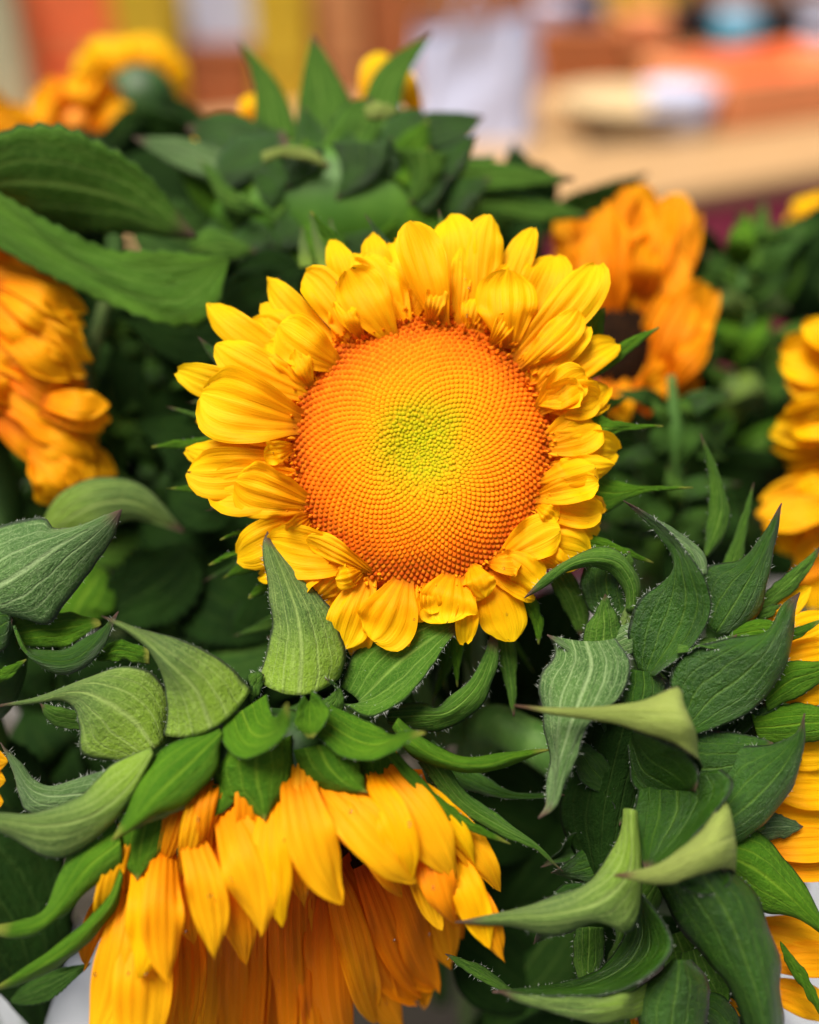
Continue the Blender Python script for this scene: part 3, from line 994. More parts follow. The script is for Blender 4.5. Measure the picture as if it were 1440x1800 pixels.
for k in range(20):
    r = np.random.default_rng(7000 + k)
    x = 240 + k * 30 + r.uniform(-10, 10)
    y0 = 1480 - 170 * math.sin((k + 2) / 21 * math.pi) ** .8 + (40 if k > 14 else 0)
    if 565 < x < 700:
        continue
    FP.append(((x, y0), (x + (k - 9) * 8 + r.uniform(-14, 14), y0 + r.uniform(150, 215)), r.uniform(20, 32), r.uniform(8, 16), r.uniform(16, 24), r.uniform(14, 22), k % 2))
FP_N = len(FP)
for k, (b, t, hw, z0, z1, z2, sh) in enumerate(FP):
    r = np.random.default_rng(900 + k)
    d = np.array(t, float) - np.array(b)
    n_ = np.array((-d[1], d[0])) * r.uniform(-.06, .06)
    pts = [(b[0] - d[0] * .12, b[1] - 38, z0 - 9), (b[0], b[1] + 10, z0 + 1), (b[0] + d[0] * .4 + n_[0], b[1] + d[1] * .4 + n_[1], z1), (b[0] + d[0] * .75 + n_[0], b[1] + d[1] * .75 + n_[1], z1 + 1), (t[0], t[1], z2)]
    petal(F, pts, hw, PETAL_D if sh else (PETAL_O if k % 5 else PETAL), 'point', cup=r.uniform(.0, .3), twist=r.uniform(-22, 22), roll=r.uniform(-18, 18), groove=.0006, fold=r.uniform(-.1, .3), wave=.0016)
FL = [  # lower petals, seen on their inner face
    ((330, 1600), (322, 1850), 26, -8, -2, 2), ((352, 1610), (355, 1860), 28, -6, 0, 3), ((420, 1600), (412, 1870), 38, -5, 2, 6), ((462, 1590), (462, 1860), 22, -9, -4, 0),
    ((512, 1570), (530, 1870), 54, -4, 4, 9), ((580, 1550), (612, 1860), 46, -6, 2, 7), ((622, 1510), (732, 1762), 54, -8, 0, 5), ((640, 1600), (707, 1815), 36, -12, -6, -4),
    ((675, 1520), (760, 1740), 40, -9, 0, 3), ((705, 1510), (782, 1686), 38, -10, -2, 1), ((745, 1510), (804, 1668), 32, -12, -6, -4), ((560, 1600), (570, 1870), 36, -12, -6, -3),
    ((480, 1600), (490, 1870), 34, -14, -9, -6), ((715, 1500), (792, 1702), 42, -6, 0, 0), ((685, 1510), (768, 1742), 46, -7, 0, 0), ((735, 1490), (812, 1650), 34, -5, 0, 0), ((705, 1560), (745, 1770), 40, -12, 0, 0), ((446, 1590), (440, 1870), 30, -6, 0, 0), ((545, 1560), (560, 1860), 34, -3, 0, 0), ((600, 1540), (660, 1800), 36, -4, 0, 0), ((655, 1520), (740, 1750), 34, -6, 0, 0), ((500, 1580), (505, 1860), 30, -2, 0, 0), ((390, 1610), (380, 1870), 34, -14, -9, -6), ((300, 1620), (290, 1870), 34, -12, -6, -3), ((660, 1530), (690, 1780), 40, -14, -8, -6),
]
for k, (b, t, hw, z0, z1, z2) in enumerate(FL):
    r = np.random.default_rng(1300 + k)
    d = np.array(t, float) - np.array(b)
    n_ = np.array((-d[1], d[0])) * r.uniform(-.04, .04)
    dep = (10, 5, -4, -14)
    b = (b[0] - d[0] * .2, b[1] - (0 if 545 < b[0] < 700 else 80))
    pts = [(b[0], b[1], z0 + dep[0]), (b[0] + d[0] * .4 + n_[0], b[1] + d[1] * .4 + n_[1], z0 + dep[1]), (b[0] + d[0] * .75 + n_[0], b[1] + d[1] * .75 + n_[1], z0 + dep[2]), (t[0], t[1], z0 + dep[3])]
    petal(F, pts, hw * .9, (PETAL_R, PETAL_D, PETAL_R)[k % 3], 'long', cup=r.uniform(-.1, .35), twist=r.uniform(-25, 25), roll=r.uniform(-25, 25), groove=.0007, wave=.0018, fold=r.uniform(0, .25))  # deeper orange puts the shade under the front petals into the colour

dew(F, GRIDS[F], 90, 5)

# ------------------------------------------------------------------ right sunflower, seen from behind
fr = thing('sunflower', 'sunflower turned away at the right edge, its back a whorl of curling dark bracts', 'sunflower', at(np.array((1120, 1400, 5.))), GR)
blob('receptacle', (1190, 1400, -14), 170, 210, 12, RECEPT, fr)
stem(fr, [(1170, 1390, -8), (1030, 1360, -16), (930, 1300, -22), (850, 1290, -40), (820, 1450, -120), (830, 1750, -230)], .0068)
Fq = fr
bract(fr, [[(1040, 1225), (1005, 1340), (985, 1440), (1040, 1560)], [(1110, 1225), (1080, 1340), (1060, 1440), (1060, 1560)], [(1210, 1240), (1160, 1340), (1125, 1430), (1085, 1560)]], [[-2, -6], [5, 2], [2, 0]], LEAF_D, LEAF_D, 20, .001, 40)
bract(Fq, [[(1122, 1180), (1104, 1120), (1120, 1058), (1168, 1020), (1182, 985), (1148, 930), (1096, 880)],
           [(1142, 1188), (1190, 1110), (1206, 1055), (1200, 1005), (1190, 965), (1150, 922), (1096, 880)],
           [(1152, 1188), (1215, 1138), (1248, 1078), (1240, 1015), (1200, 962), (1152, 912), (1097, 880)]], [[5, 8, 7], [7, 10, 7], [12, 13, 8]], B_DARK, B_MID, 150, .0014, 160, vein=.0005)
bract(Fq, [[(1244, 1010), (1240, 980), (1210, 948), (1168, 920), (1110, 892)], [(1226, 1010), (1212, 975), (1186, 950), (1150, 925), (1110, 894)]], [[10, 4, 6], [11, 8, 6]], B_SILV, B_MID, 90, .0012)
bract(Fq, [[(1232, 1085), (1240, 1000), (1302, 986), (1338, 942), (1374, 884)],
           [(1258, 1112), (1292, 1060), (1326, 1002), (1352, 945), (1374, 884)],
           [(1296, 1114), (1332, 1080), (1350, 1020), (1363, 950), (1375, 885)]], [[-2, 2], [3, 3], [0, 2]], B_DARK, B_FRESH, 80, .0011, 60)
bract(Fq, [[(1182, 1255), (1178, 1190), (1210, 1143), (1290, 1120), (1350, 1108), (1376, 1064), (1406, 1041)],
           [(1208, 1278), (1250, 1230), (1302, 1190), (1350, 1140), (1380, 1085), (1392, 1060), (1406, 1041)],
           [(1222, 1292), (1282, 1270), (1338, 1235), (1376, 1180), (1394, 1115), (1400, 1070), (1407, 1042)]], [[9, 12, 6], [10, 15, 6], [12, 10, 6]], B_DARK, B_MID, 130, .0012, 200, vein=.0006)
bract(Fq, [[(1190, 1150), (1232, 1140), (1262, 1142), (1285, 1132), (1296, 1116)], [(1195, 1122), (1230, 1118), (1258, 1124), (1280, 1120), (1296, 1115)]], [[13, 12], [4, 6]], B_MID, B_PALE, 40, .001)
bract(Fq, [[(964, 1116), (975, 1150), (948, 1195), (952, 1260), (966, 1340), (962, 1405), (946, 1438)],
           [(1030, 1128), (1040, 1168), (1022, 1222), (1002, 1280), (985, 1350), (972, 1412), (946, 1438)],
           [(1082, 1122), (1108, 1168), (1094, 1222), (1046, 1264), (1010, 1332), (984, 1408), (948, 1440)]], [[2, 10, 20], [6, 18, 21], [8, 18, 21]], B_SILV, B_DARK, 150, .0014, 300, wave=.0012)
bract(Fq, [[(1120, 1400, 4), (1188, 1262, 15), (1196, 1206, 26), (1130, 1231), (1062, 1241), (980, 1245), (904, 1238)],
           [(1150, 1400, 4), (1218, 1312, 18), (1206, 1265, 33), (1130, 1255), (1050, 1253), (970, 1249), (904, 1240)],
           [(1180, 1405, 4), (1234, 1352, 20), (1211, 1323, 30), (1160, 1298), (1082, 1272), (980, 1258), (904, 1242)]], [[26, 26, 22], [33, 29, 22], [30, 28, 22]], B_LIME, B_DARK, 30, .0006, wave=.0003, vein=.0002)
bract(Fq, [[(1115, 1285), (1160, 1298), (1205, 1320), (1228, 1352), (1222, 1392)], [(1110, 1300), (1130, 1350), (1165, 1375), (1195, 1388), (1222, 1393)], [(1104, 1310), (1112, 1370), (1140, 1404), (1180, 1408), (1222, 1394)]], [[26, 24], [10, 12], [8, 10]], B_DARK, B_DARK, 24, .0008)
for k in range(30):
    r = np.random.default_rng(9000 + k)
    c0 = np.array((r.uniform(1000, 1300), r.uniform(1200, 1740)))
    a = math.atan2(c0[1] - 1420, c0[0] - 1180) + r.normal(0, .6)
    if k % 3 == 0:
        a = r.uniform(0, 2 * math.pi)
    dr = np.array((math.cos(a), math.sin(a)))
    sd = np.array((-dr[1], dr[0])) * r.uniform(24, 46)
    L = r.uniform(90, 190)
    bend_ = sd * r.uniform(-1.2, 1.2)
    tip_ = c0 + dr * L + bend_
    z0 = r.uniform(-8, 2)
    m = (B_DARK, B_MID, B_DARK)[k % 3]
    bract(Fq, [[c0 - sd * .5, c0 - sd + dr * L * .4 + bend_ * .1, c0 - sd * .5 + dr * L * .75 + bend_ * .5, tip_], [c0, c0 + dr * L * .4 + bend_ * .1, c0 + dr * L * .75 + bend_ * .5, tip_], [c0 + sd * .5, c0 + sd + dr * L * .4 + bend_ * .1, c0 + sd * .5 + dr * L * .75 + bend_ * .5, tip_ + 1]],
          [[z0, z0 + 4, z0 + r.uniform(-8, 6)], [z0, z0 + r.uniform(-4, 10), z0 + r.uniform(-2, 6)], [z0, z0 + 4, z0 + r.uniform(-8, 6)]], m, B_DARK, 40, .0012, 20, wave=.0008, nv=28)
bract(Fq, [[(1096, 1422), (1085, 1480), (1040, 1540), (970, 1580), (890, 1603), (800, 1621)],
           [(1110, 1422), (1106, 1528), (1062, 1580), (990, 1606), (900, 1613), (800, 1621)],
           [(1120, 1428), (1128, 1540), (1108, 1640), (1045, 1624), (960, 1642), (885, 1629), (800, 1622)]], [[16, 20, 22], [20, 29, 23], [17, 24, 23]], B_PALE, B_DARK, 80, .001, wave=.0006)
bract(Fq, [[(1190, 1450, 8), (1268, 1396, 20), (1262, 1418, 27), (1226, 1466), (1180, 1505), (1140, 1525), (1080, 1537)],
           [(1200, 1480, 8), (1290, 1468, 25), (1268, 1480, 35), (1212, 1508), (1166, 1530), (1125, 1538), (1080, 1539)],
           [(1210, 1530, 8), (1292, 1536, 23), (1273, 1528, 31), (1230, 1536), (1182, 1554), (1130, 1551), (1080, 1541)]], [[27, 31, 31], [35, 35, 31], [31, 33, 31]], B_LIME, B_DARK, 14, .0005, wave=.0003, vein=.0002)
bract(Fq, [[(1122, 1388), (1110, 1450), (1125, 1505), (1135, 1530)], [(1190, 1372), (1190, 1430), (1160, 1490), (1140, 1532)], [(1268, 1352), (1290, 1378), (1262, 1425), (1200, 1492), (1142, 1532)]], [[10, 22], [10, 22], [20, 29, 30]], B_DARK, B_MID, 40, .0009, 60)
bract(Fq, [[(1255, 1405), (1285, 1320), (1360, 1308), (1402, 1288), (1414, 1254)],
           [(1265, 1455), (1330, 1400), (1382, 1340), (1406, 1292), (1414, 1254)],
           [(1262, 1482), (1312, 1474), (1382, 1400), (1410, 1338), (1416, 1254)]], [[8, 14], [15, 15], [11, 14]], B_DARK, B_MID, 70, .001, 60)
bract(Fq, [[(1205, 1288), (1265, 1284), (1340, 1298), (1366, 1310)], [(1205, 1350), (1265, 1350), (1330, 1332), (1366, 1311)], [(1215, 1400), (1260, 1402), (1310, 1372), (1367, 1312)]], [[7, 9], [12, 10], [7, 9]], B_DARK, B_MID, 40, .001, 80)
bract(Fq, [[(1262, 1470), (1330, 1460), (1388, 1520), (1428, 1580), (1470, 1655)], [(1270, 1500), (1330, 1530), (1392, 1580), (1470, 1656)], [(1275, 1525), (1318, 1592), (1400, 1614), (1470, 1658)]], [[5, 8], [12, 10], [9, 8]], B_FRESH, B_DARK, 20, .0008)
bract(Fq, [[(1150, 1545), (1190, 1622), (1245, 1692), (1286, 1742), (1330, 1870)], [(1232, 1530), (1275, 1600), (1312, 1690), (1340, 1780), (1352, 1870)], [(1285, 1526), (1334, 1582), (1366, 1680), (1376, 1770), (1368, 1870)]], [[14, 16], [27, 26], [20, 18]], B_DARK, B_MID, 60, .0011, 40, vein=.0005)
bract(Fq, [[(1195, 1560), (1230, 1572), (1262, 1568), (1285, 1545), (1270, 1522)], [(1200, 1530), (1230, 1535), (1250, 1535), (1262, 1530), (1262, 1522)]], [[26, 28], [20, 24]], B_DARK, B_MID, 24, .0009)
bract(Fq, [[(1110, 1585), (1095, 1650), (1055, 1702), (990, 1727), (930, 1736), (866, 1742)],
           [(1125, 1590), (1130, 1650), (1100, 1700), (1030, 1735), (950, 1744), (866, 1743)],
           [(1120, 1560), (1168, 1620), (1183, 1668), (1140, 1717), (1060, 1748), (960, 1752), (866, 1745)]], [[4, 8, 22], [6, 12, 22], [20, 26, 23]], B_DARK, B_MID, 60, .001)
bract(Fq, [[(1150, 1720, 12), (1110, 1742, 20), (1094, 1748, 25), (1000, 1753), (930, 1749), (876, 1742)], [(1150, 1745, 12), (1115, 1766, 20), (1092, 1768, 27), (1020, 1776), (950, 1766), (876, 1743)], [(1150, 1770, 12), (1115, 1792, 19), (1090, 1792, 23), (1040, 1798), (980, 1784), (920, 1763), (876, 1745)]], [[25, 23], [27, 24], [23, 23]], B_PALE, B_DARK, 60, .0011)
bract(Fq, [[(1182, 1688), (1158, 1712), (1122, 1745), (1122, 1800), (1150, 1880)], [(1195, 1688), (1190, 1730), (1180, 1800), (1185, 1880)], [(1216, 1688), (1244, 1722), (1244, 1780), (1222, 1880)]], [[12, 16], [21, 20], [14, 15]], B_DARK, B_MID, 60, .0011, 40)
bract(Fq, [[(1012, 1630), (1008, 1690), (1026, 1740)], [(1036, 1630), (1034, 1690), (1030, 1740)], [(1062, 1630), (1060, 1690), (1032, 1741)]], [[2, 6], [6, 7], [2, 6]], B_MID, B_DARK, 80, .0014)
bract(Fq, [[(905, 1742), (850, 1700), (820, 1688), (783, 1676)], [(885, 1745), (835, 1718), (810, 1700), (783, 1678)]], [[6, 8], [9, 8]], B_MID, B_DARK, 50, .0011)
bract(Fq, [[(1122, 1075), (1128, 1020), (1100, 980), (1058, 965), (1008, 977), (960, 1010), (922, 1050)],
           [(1112, 1075), (1112, 1030), (1088, 992), (1048, 982), (1004, 992), (962, 1020), (922, 1051)],
           [(1100, 1075), (1098, 1040), (1075, 1008), (1040, 996), (1000, 1004), (962, 1028), (922, 1052)]], [[2, 4, 8], [5, 9, 9], [2, 6, 8]], B_MID, B_DARK, 150, .0014, 40, vein=.0006)
bract(Fq, [[(1085, 1010), (1095, 990), (1106, 968)], [(1120, 1015), (1113, 990), (1107, 968)]], [[4, 5], [4, 5]], B_MID, B_DARK, 24, .001, nv=14)
bract(Fq, [[(1030, 990), (1020, 1030), (1040, 1075), (1090, 1110)], [(1105, 1000), (1112, 1040), (1110, 1080), (1098, 1112)]], [[-4, -2], [-2, 0]], B_DARK, B_DARK, 20, .001)
bract(Fq, [[(1022, 1140), (1030, 1100), (1050, 1072), (1064, 1044)], [(1060, 1140), (1062, 1100), (1062, 1070), (1064, 1044)], [(1098, 1120), (1086, 1085), (1075, 1062), (1065, 1044)]], [[2, 4], [6, 4], [3, 4]], B_MID, B_DARK, 110, .0016)
bract(Fq, [[(1095, 1150), (1085, 1110), (1098, 1070), (1122, 1040)], [(1118, 1150), (1112, 1110), (1120, 1075), (1126, 1040)]], [[1, 3], [3, 3]], B_PALE, B_FRESH, 50, .0012)
bract(Fq, [[(1112, 1085), (1078, 1106), (1040, 1128), (1000, 1127), (962, 1115)], [(1112, 1150), (1086, 1156), (1046, 1166), (1004, 1150), (962, 1117)]], [[2, 4], [6, 6]], B_SILV, B_DARK, 110, .0016, 60)
bract(Fq, [[(1100, 1175), (1092, 1205), (1090, 1235), (1100, 1260)], [(1160, 1185), (1172, 1210), (1165, 1235), (1140, 1260)]], [[6, 10], [6, 10]], B_DARK, B_DARK, 40, .0012)
bract(Fq, [[(1236, 978), (1243, 920), (1247, 850), (1231, 762)], [(1240, 978), (1265, 910), (1264, 850), (1231, 762)], [(1246, 978), (1274, 940), (1282, 895), (1262, 830), (1232, 761)]], [[-18, -14], [-15, -14], [-17, -14]], B_MID, B_FRESH, 40, .001)
bract(Fq, [[(1262, 1010), (1292, 940), (1325, 848)], [(1305, 1000), (1314, 930), (1326, 848)]], [[-16, -16], [-16, -16]], B_MID, B_FRESH)
bract(Fq, [[(1322, 1060), (1370, 1020), (1442, 960)], [(1340, 1080), (1402, 1032), (1444, 964)]], [[-4, -4], [-4, -4]], B_MID, B_FRESH, 14, .0008)
bract(Fq, [[(1318, 1090), (1345, 1068), (1374, 1062)], [(1322, 1098), (1352, 1086), (1374, 1064)]], [[-3, -2], [-3, -2]], B_MID, B_DARK)
bract(Fq, [[(1282, 1104), (1340, 1088), (1392, 1103), (1446, 1088)], [(1285, 1130), (1345, 1128), (1400, 1122), (1446, 1092)]], [[1, 3], [2, 3]], B_FRESH, B_DARK, 24, .0008)
bract(Fq, [[(1340, 1215), (1380, 1165), (1440, 1163), (1490, 1148)], [(1350, 1250), (1425, 1212), (1490, 1160)]], [[2, 3], [3, 3]], B_FRESH, B_DARK, 24, .0009)
bract(Fq, [[(1320, 1255), (1400, 1236), (1480, 1252)], [(1335, 1305), (1400, 1310), (1480, 1290)]], [[1, 1], [2, 2]], B_FRESH, B_DARK, 20, .0009)
bract(Fq, [[(1325, 1440), (1365, 1430), (1412, 1452)], [(1330, 1478), (1380, 1472), (1412, 1454)]], [[0, 0], [0, 0]], B_SILV, B_DARK)
bract(Fq, [[(1372, 1655), (1410, 1700), (1445, 1765)], [(1380, 1690), (1415, 1745), (1446, 1790)]], [[4, 4], [4, 4]], B_FRESH, B_DARK)
bract(Fq, [[(1235, 1740), (1280, 1760), (1330, 1860)], [(1240, 1790), (1270, 1830), (1300, 1880)]], [[2, 4], [4, 4]], B_DARK, B_DARK)
FRP = [((1300, 1120), (1425, 1030), 26, 0), ((1320, 1150), (1480, 1085), 34, 0), ((1330, 1175), (1490, 1140), 28, 0), ((1340, 1215), (1490, 1215), 28, 0), ((1340, 1320), (1490, 1320), 32, 0),
       ((1345, 1380), (1490, 1385), 36, 0), ((1330, 1430), (1490, 1440), 34, 0), ((1330, 1490), (1490, 1480), 32, 1), ((1340, 1525), (1490, 1522), 24, 1), ((1320, 1630), (1500, 1672), 36, 1),
       ((1330, 1690), (1500, 1690), 30, 1), ((1330, 1730), (1480, 1790), 30, 1), ((1240, 1745), (1350, 1850), 34, 1), ((1110, 1770), (1150, 1830), 20, 1), ((1330, 1265), (1490, 1275), 26, 0)]
for k, (b, t, hw, sh) in enumerate(FRP):
    r = np.random.default_rng(1700 + k)
    z = -5 + r.uniform(-3, 2)
    d = np.array(t, float) - np.array(b)
    petal(fr, [(b[0], b[1], z), (b[0] + d[0] * .5, b[1] + d[1] * .5 + r.uniform(-6, 6), z + 3), (t[0], t[1], z)], hw, PETAL_O if sh else PETAL, 'point', cup=r.uniform(-.25, .2), groove=.0006, twist=r.uniform(-15, 15))

# ------------------------------------------------------------------ flower cut off by the left edge
fl_l = thing('sunflower', 'sunflower cut off by the left edge, only its broad pointed bracts in view', 'sunflower', at(np.array((-60, 1160, -5.))), GR)
blob('receptacle', (-60, 1160, -6), 105, 130, 12, RECEPT, fl_l)
stem(fl_l, [(-60, 1170, -8), (-20, 1300, -40), (60, 1500, -110), (150, 1750, -220)], .006)
Q = fl_l
bract(Q, [[(-40, 960), (0, 924), (75, 911), (96, 930), (150, 922), (214, 895)],
          [(-60, 1060), (20, 1018), (92, 968), (152, 933), (190, 910), (214, 895)],
          [(-20, 1070), (40, 1086), (85, 1098), (118, 1056), (166, 995), (200, 942), (215, 896)]], [[0, 2], [6, 7, 2], [2, 2]], B_SILV, B_DARK, 120, .0011, 300, wave=.0004, vein=-.0006)
bract(Q, [[(24, 1098), (38, 1130), (70, 1144), (112, 1141), (152, 1120), (190, 1095), (208, 1074)],
          [(26, 1104), (46, 1146), (86, 1162), (130, 1158), (165, 1132), (208, 1074)],
          [(28, 1112), (58, 1160), (100, 1184), (148, 1175), (182, 1136), (209, 1076)]], [[1, 4, 3], [7, 8, 3], [5, 6, 3]], B_DARK, B_MID, 130, .0015)
bract(Q, [[(20, 1095), (60, 1078), (110, 1075), (175, 1090)], [(40, 1135), (80, 1138), (120, 1135), (178, 1098)]], [[-6, -6], [-1, -4]], B_FRESH, B_FRESH, 20, .001)
bract(Q, [[(-30, 1190), (10, 1172), (46, 1158)], [(-30, 1215), (20, 1190), (47, 1160)]], [[4, 5], [4, 5]], B_FRESH, B_FRESH, 10, .0008)
bract(Q, [[(170, 1152), (205, 1125), (262, 1140)], [(172, 1162), (220, 1162), (263, 1168)]], [[0, 0], [1, 0]], B_FRESH, B_MID, 10, .0008)
bract(Q, [[(-40, 1070), (0, 1060), (20, 1085)], [(-40, 1150), (10, 1140), (22, 1090)]], [[3, 3], [6, 4]], B_DARK, B_DARK, 10)
for b, t in (((-60, 1330), (14, 1338)), ((-60, 1380), (10, 1372)), ((-60, 1420), (6, 1410))):
    petal(Q, [(b[0], b[1], -4), (t[0] - 30, t[1], -2), (t[0], t[1], -3)], 24, PETAL_O, 'point', groove=.0005)

# ------------------------------------------------------------------ flower behind the main one, seen from its back
fl_t = thing('sunflower', 'sunflower behind the main bloom turned away, its pointed green bracts standing up like a crown', 'sunflower', at(np.array((610, 340, -85.))), GR)
blob('receptacle', (610, 370, -88), 235, 125, 22, plain_mat('receptacle_light', (.045, .13, .008, 1), (.075, .18, .014, 1), 60, .5, .25, .3), fl_t, 48, 24, 14, .02)
stem(fl_t, [(610, 400, -80), (600, 560, -100), (640, 800, -150), (680, 1200, -230)], .0065)
T_BR = [
    ([[(448, 250), (446, 150), (418, 68)], [(485, 250), (470, 165), (418, 68)], [(530, 245), (492, 150), (420, 68)]], -90, B_MID),
    ([[(515, 250), (532, 130), (547, 60)], [(575, 250), (560, 150), (547, 60)], [(650, 240), (588, 120), (549, 60)]], -88, B_MID),
    ([[(625, 220), (665, 120), (758, 58)], [(660, 220), (690, 140), (758, 58)], [(700, 215), (716, 138), (760, 60)]], -92, B_MID),
    ([[(700, 205), (780, 196), (850, 203)], [(705, 240), (780, 225), (850, 204)], [(710, 275), (805, 252), (851, 206)]], -82, B_DARK),
    ([[(500, 240), (400, 196), (326, 222)], [(500, 260), (410, 232), (326, 224)], [(490, 300), (390, 280), (328, 228)]], -80, B_DARK),
    ([[(470, 300), (340, 246), (234, 240)], [(465, 325), (330, 268), (234, 242)], [(455, 350), (315, 296), (236, 245)]], -76, B_SILV),
    ([[(690, 285), (850, 282), (1010, 312)], [(690, 310), (850, 308), (1010, 314)], [(690, 340), (850, 338), (1010, 318)]], -78, B_MID),
    ([[(560, 260), (600, 190), (650, 170)], [(610, 270), (640, 215), (652, 172)], [(650, 270), (668, 220), (654, 174)]], -72, B_MID),
    ([[(650, 270), (690, 200), (740, 190)], [(740, 280), (745, 230), (742, 192)]], -74, B_DARK),
    ([[(380, 280), (420, 240), (500, 230)], [(390, 340), (450, 320), (520, 300)]], -70, B_DARK),
    ([[(400, 330), (380, 300), (350, 280)], [(480, 380), (400, 370), (352, 282)]], -66, B_MID),
    ([[(470, 260), (500, 290), (505, 330)], [(570, 260), (560, 300), (507, 332)]], -64, B_DARK),
    ([[(580, 250), (600, 290), (590, 350)], [(690, 250), (670, 310), (592, 352)]], -63, B_DARK),
    ([[(690, 260), (720, 300), (720, 360)], [(790, 270), (770, 320), (722, 362)]], -64, B_MID),
    ([[(460, 268), (500, 258), (545, 262), (580, 290)], [(462, 288), (500, 276), (540, 284), (578, 296)]], -58, B_LIME),
    ([[(640, 188), (665, 178), (700, 192)], [(645, 210), (670, 212), (702, 196)]], -58, B_LIME),
    ([[(330, 420), (380, 400), (450, 440)], [(340, 470), (400, 460), (452, 444)]], -60, B_MID),
    ([[(850, 330), (930, 340), (1040, 380)], [(840, 380), (930, 390), (1042, 384)]], -84, B_MID),
]
for rails, z, m in T_BR:
    bract(fl_t, rails, [[z, z - 3]] * len(rails), m, m, nu=11, nv=22, thick=.0012)
for k in range(40):
    r = np.random.default_rng(8000 + k)
    a = 2 * math.pi * k / 40
    q = (.55, .8, 1.0)[k % 3]
    c0 = np.array((610 + 215 * q * math.cos(a), 355 + 100 * q * math.sin(a)))
    L = r.uniform(60, 130)
    up = -.75 if math.sin(a) < .35 else .25
    dr = np.array((math.cos(a), math.sin(a) * .5 + up)); dr /= np.linalg.norm(dr)
    tip_ = c0 + dr * L
    sd = np.array((-dr[1], dr[0])) * r.uniform(24, 44)
    z0 = -88 + 22 * math.sqrt(max(0, 1 - q * q)) + 1
    m = (B_MID, B_FRESH, B_DARK)[r.integers(3)]
    bract(fl_t, [[c0 - sd, c0 - sd * .8 + dr * L * .45, tip_], [c0 + sd, c0 + sd * .8 + dr * L * .45, tip_ + 1]], [[z0, z0 + r.uniform(-10, 6)]] * 2, m, m, nu=9, nv=18, thick=.001)
for b, t, hw in (((650, 220), (672, 92), 34), ((770, 290), (822, 262), 24), ((470, 270), (425, 195), 20), ((420, 270), (340, 240), 24), ((740, 210), (700, 120), 22), ((450, 220), (440, 165), 24)):
    z = -104
    petal(fl_t, [(b[0], b[1], z), ((b[0] + t[0]) / 2, (b[1] + t[1]) / 2, z + 3), (t[0], t[1], z)], hw, PETAL, 'round')
for x, y, x2, y2 in ((575, 480, 545, 375), (600, 470, 580, 385), (540, 470, 530, 400)):
    bract(fl_t, [[(x - 14, y), ((x + x2) / 2 - 10, (y + y2) / 2), (x2, y2)], [(x + 14, y), ((x + x2) / 2 + 8, (y + y2) / 2), (x2 + 2, y2)]], [[-40, -44]] * 2, B_PALE, B_PALE, nu=7, nv=14)


def wedge(parent, b, t, hw, z, mat, kind='point', zm=4, **kw):
    b, t = np.array(b, float), np.array(t, float)
    m = b * .5 + t * .5
    kw.setdefault('groove', .0008)
    r_ = np.random.default_rng(int(abs(b[0] * 7 + t[1] * 3)))
    kw['cup'] = r_.uniform(-.35, .2)
    kw['fold'] = r_.uniform(-.15, .25)
    kw.setdefault('wave', .0016)
    kw['roll'] = r_.uniform(-35, 35)
    kw['twist'] = r_.uniform(-40, 40)
    if hw > 38:
        for q in (-.55, .5):
            n_ = np.array((-(t - b)[1], (t - b)[0])) / np.linalg.norm(t - b) * hw * q
            wedge(parent, b + n_ * .5, t + n_ - (t - b) * r_.uniform(.0, .14), hw * r_.uniform(.6, .8), z + r_.uniform(-5, 5), mat, 'point', zm + r_.uniform(-2, 4))
        hw = hw * .75
    return petal(parent, [(b[0], b[1], z), (m[0], m[1], z + zm), (t[0], t[1], z)], hw, mat, kind, **kw)


# ------------------------------------------------------------------ blurred flowers round about
lm = thing('sunflower', 'golden sunflower at the left edge in side view, petals layered one above another', 'sunflower', at(np.array((-40, 640, -60.))), GR)
blob('disc', (-60, 640, -62), 70, 220, 10, bpy.data.materials['disc_brown'], lm)
stem(lm, [(-70, 640, -66), (20, 900, -90), (90, 1250, -170)], .006)
for k, (b, t, hw, sh) in enumerate([((-60, 400), (60, 440), 60, 1), ((-40, 450), (135, 510), 50, 0), ((-20, 500), (150, 610), 56, 1), ((0, 560), (152, 660), 48, 0), ((-40, 590), (130, 700), 60, 1),
                                    ((10, 640), (160, 705), 40, 2), ((-20, 670), (140, 760), 50, 1), ((70, 715), (196, 738), 42, 0), ((0, 700), (150, 800), 56, 2), ((40, 750), (178, 800), 40, 1),
                                    ((60, 770), (170, 850), 46, 0), ((70, 800), (110, 885), 40, 1), ((90, 780), (205, 835), 34, 0), ((-60, 520), (60, 600), 50, 2), ((-60, 640), (30, 720), 50, 1), ((20, 400), (120, 500), 26, 0)]):
    wedge(lm, b, t, hw, -58 + (k % 4) * 3, (PETAL_O, PETAL_O, PETAL_D)[sh], cup=.25, twist=20)
for b, t in (((-40, 560), (20, 600)), ((150, 560), (175, 700)), ((165, 800), (260, 870))):
    bract(lm, [[(b[0], b[1] - 15), (t[0], t[1])], [(b[0], b[1] + 20), (t[0], t[1] + 3)]], [[-66, -66]] * 2, B_MID, B_MID, nu=9, nv=16)

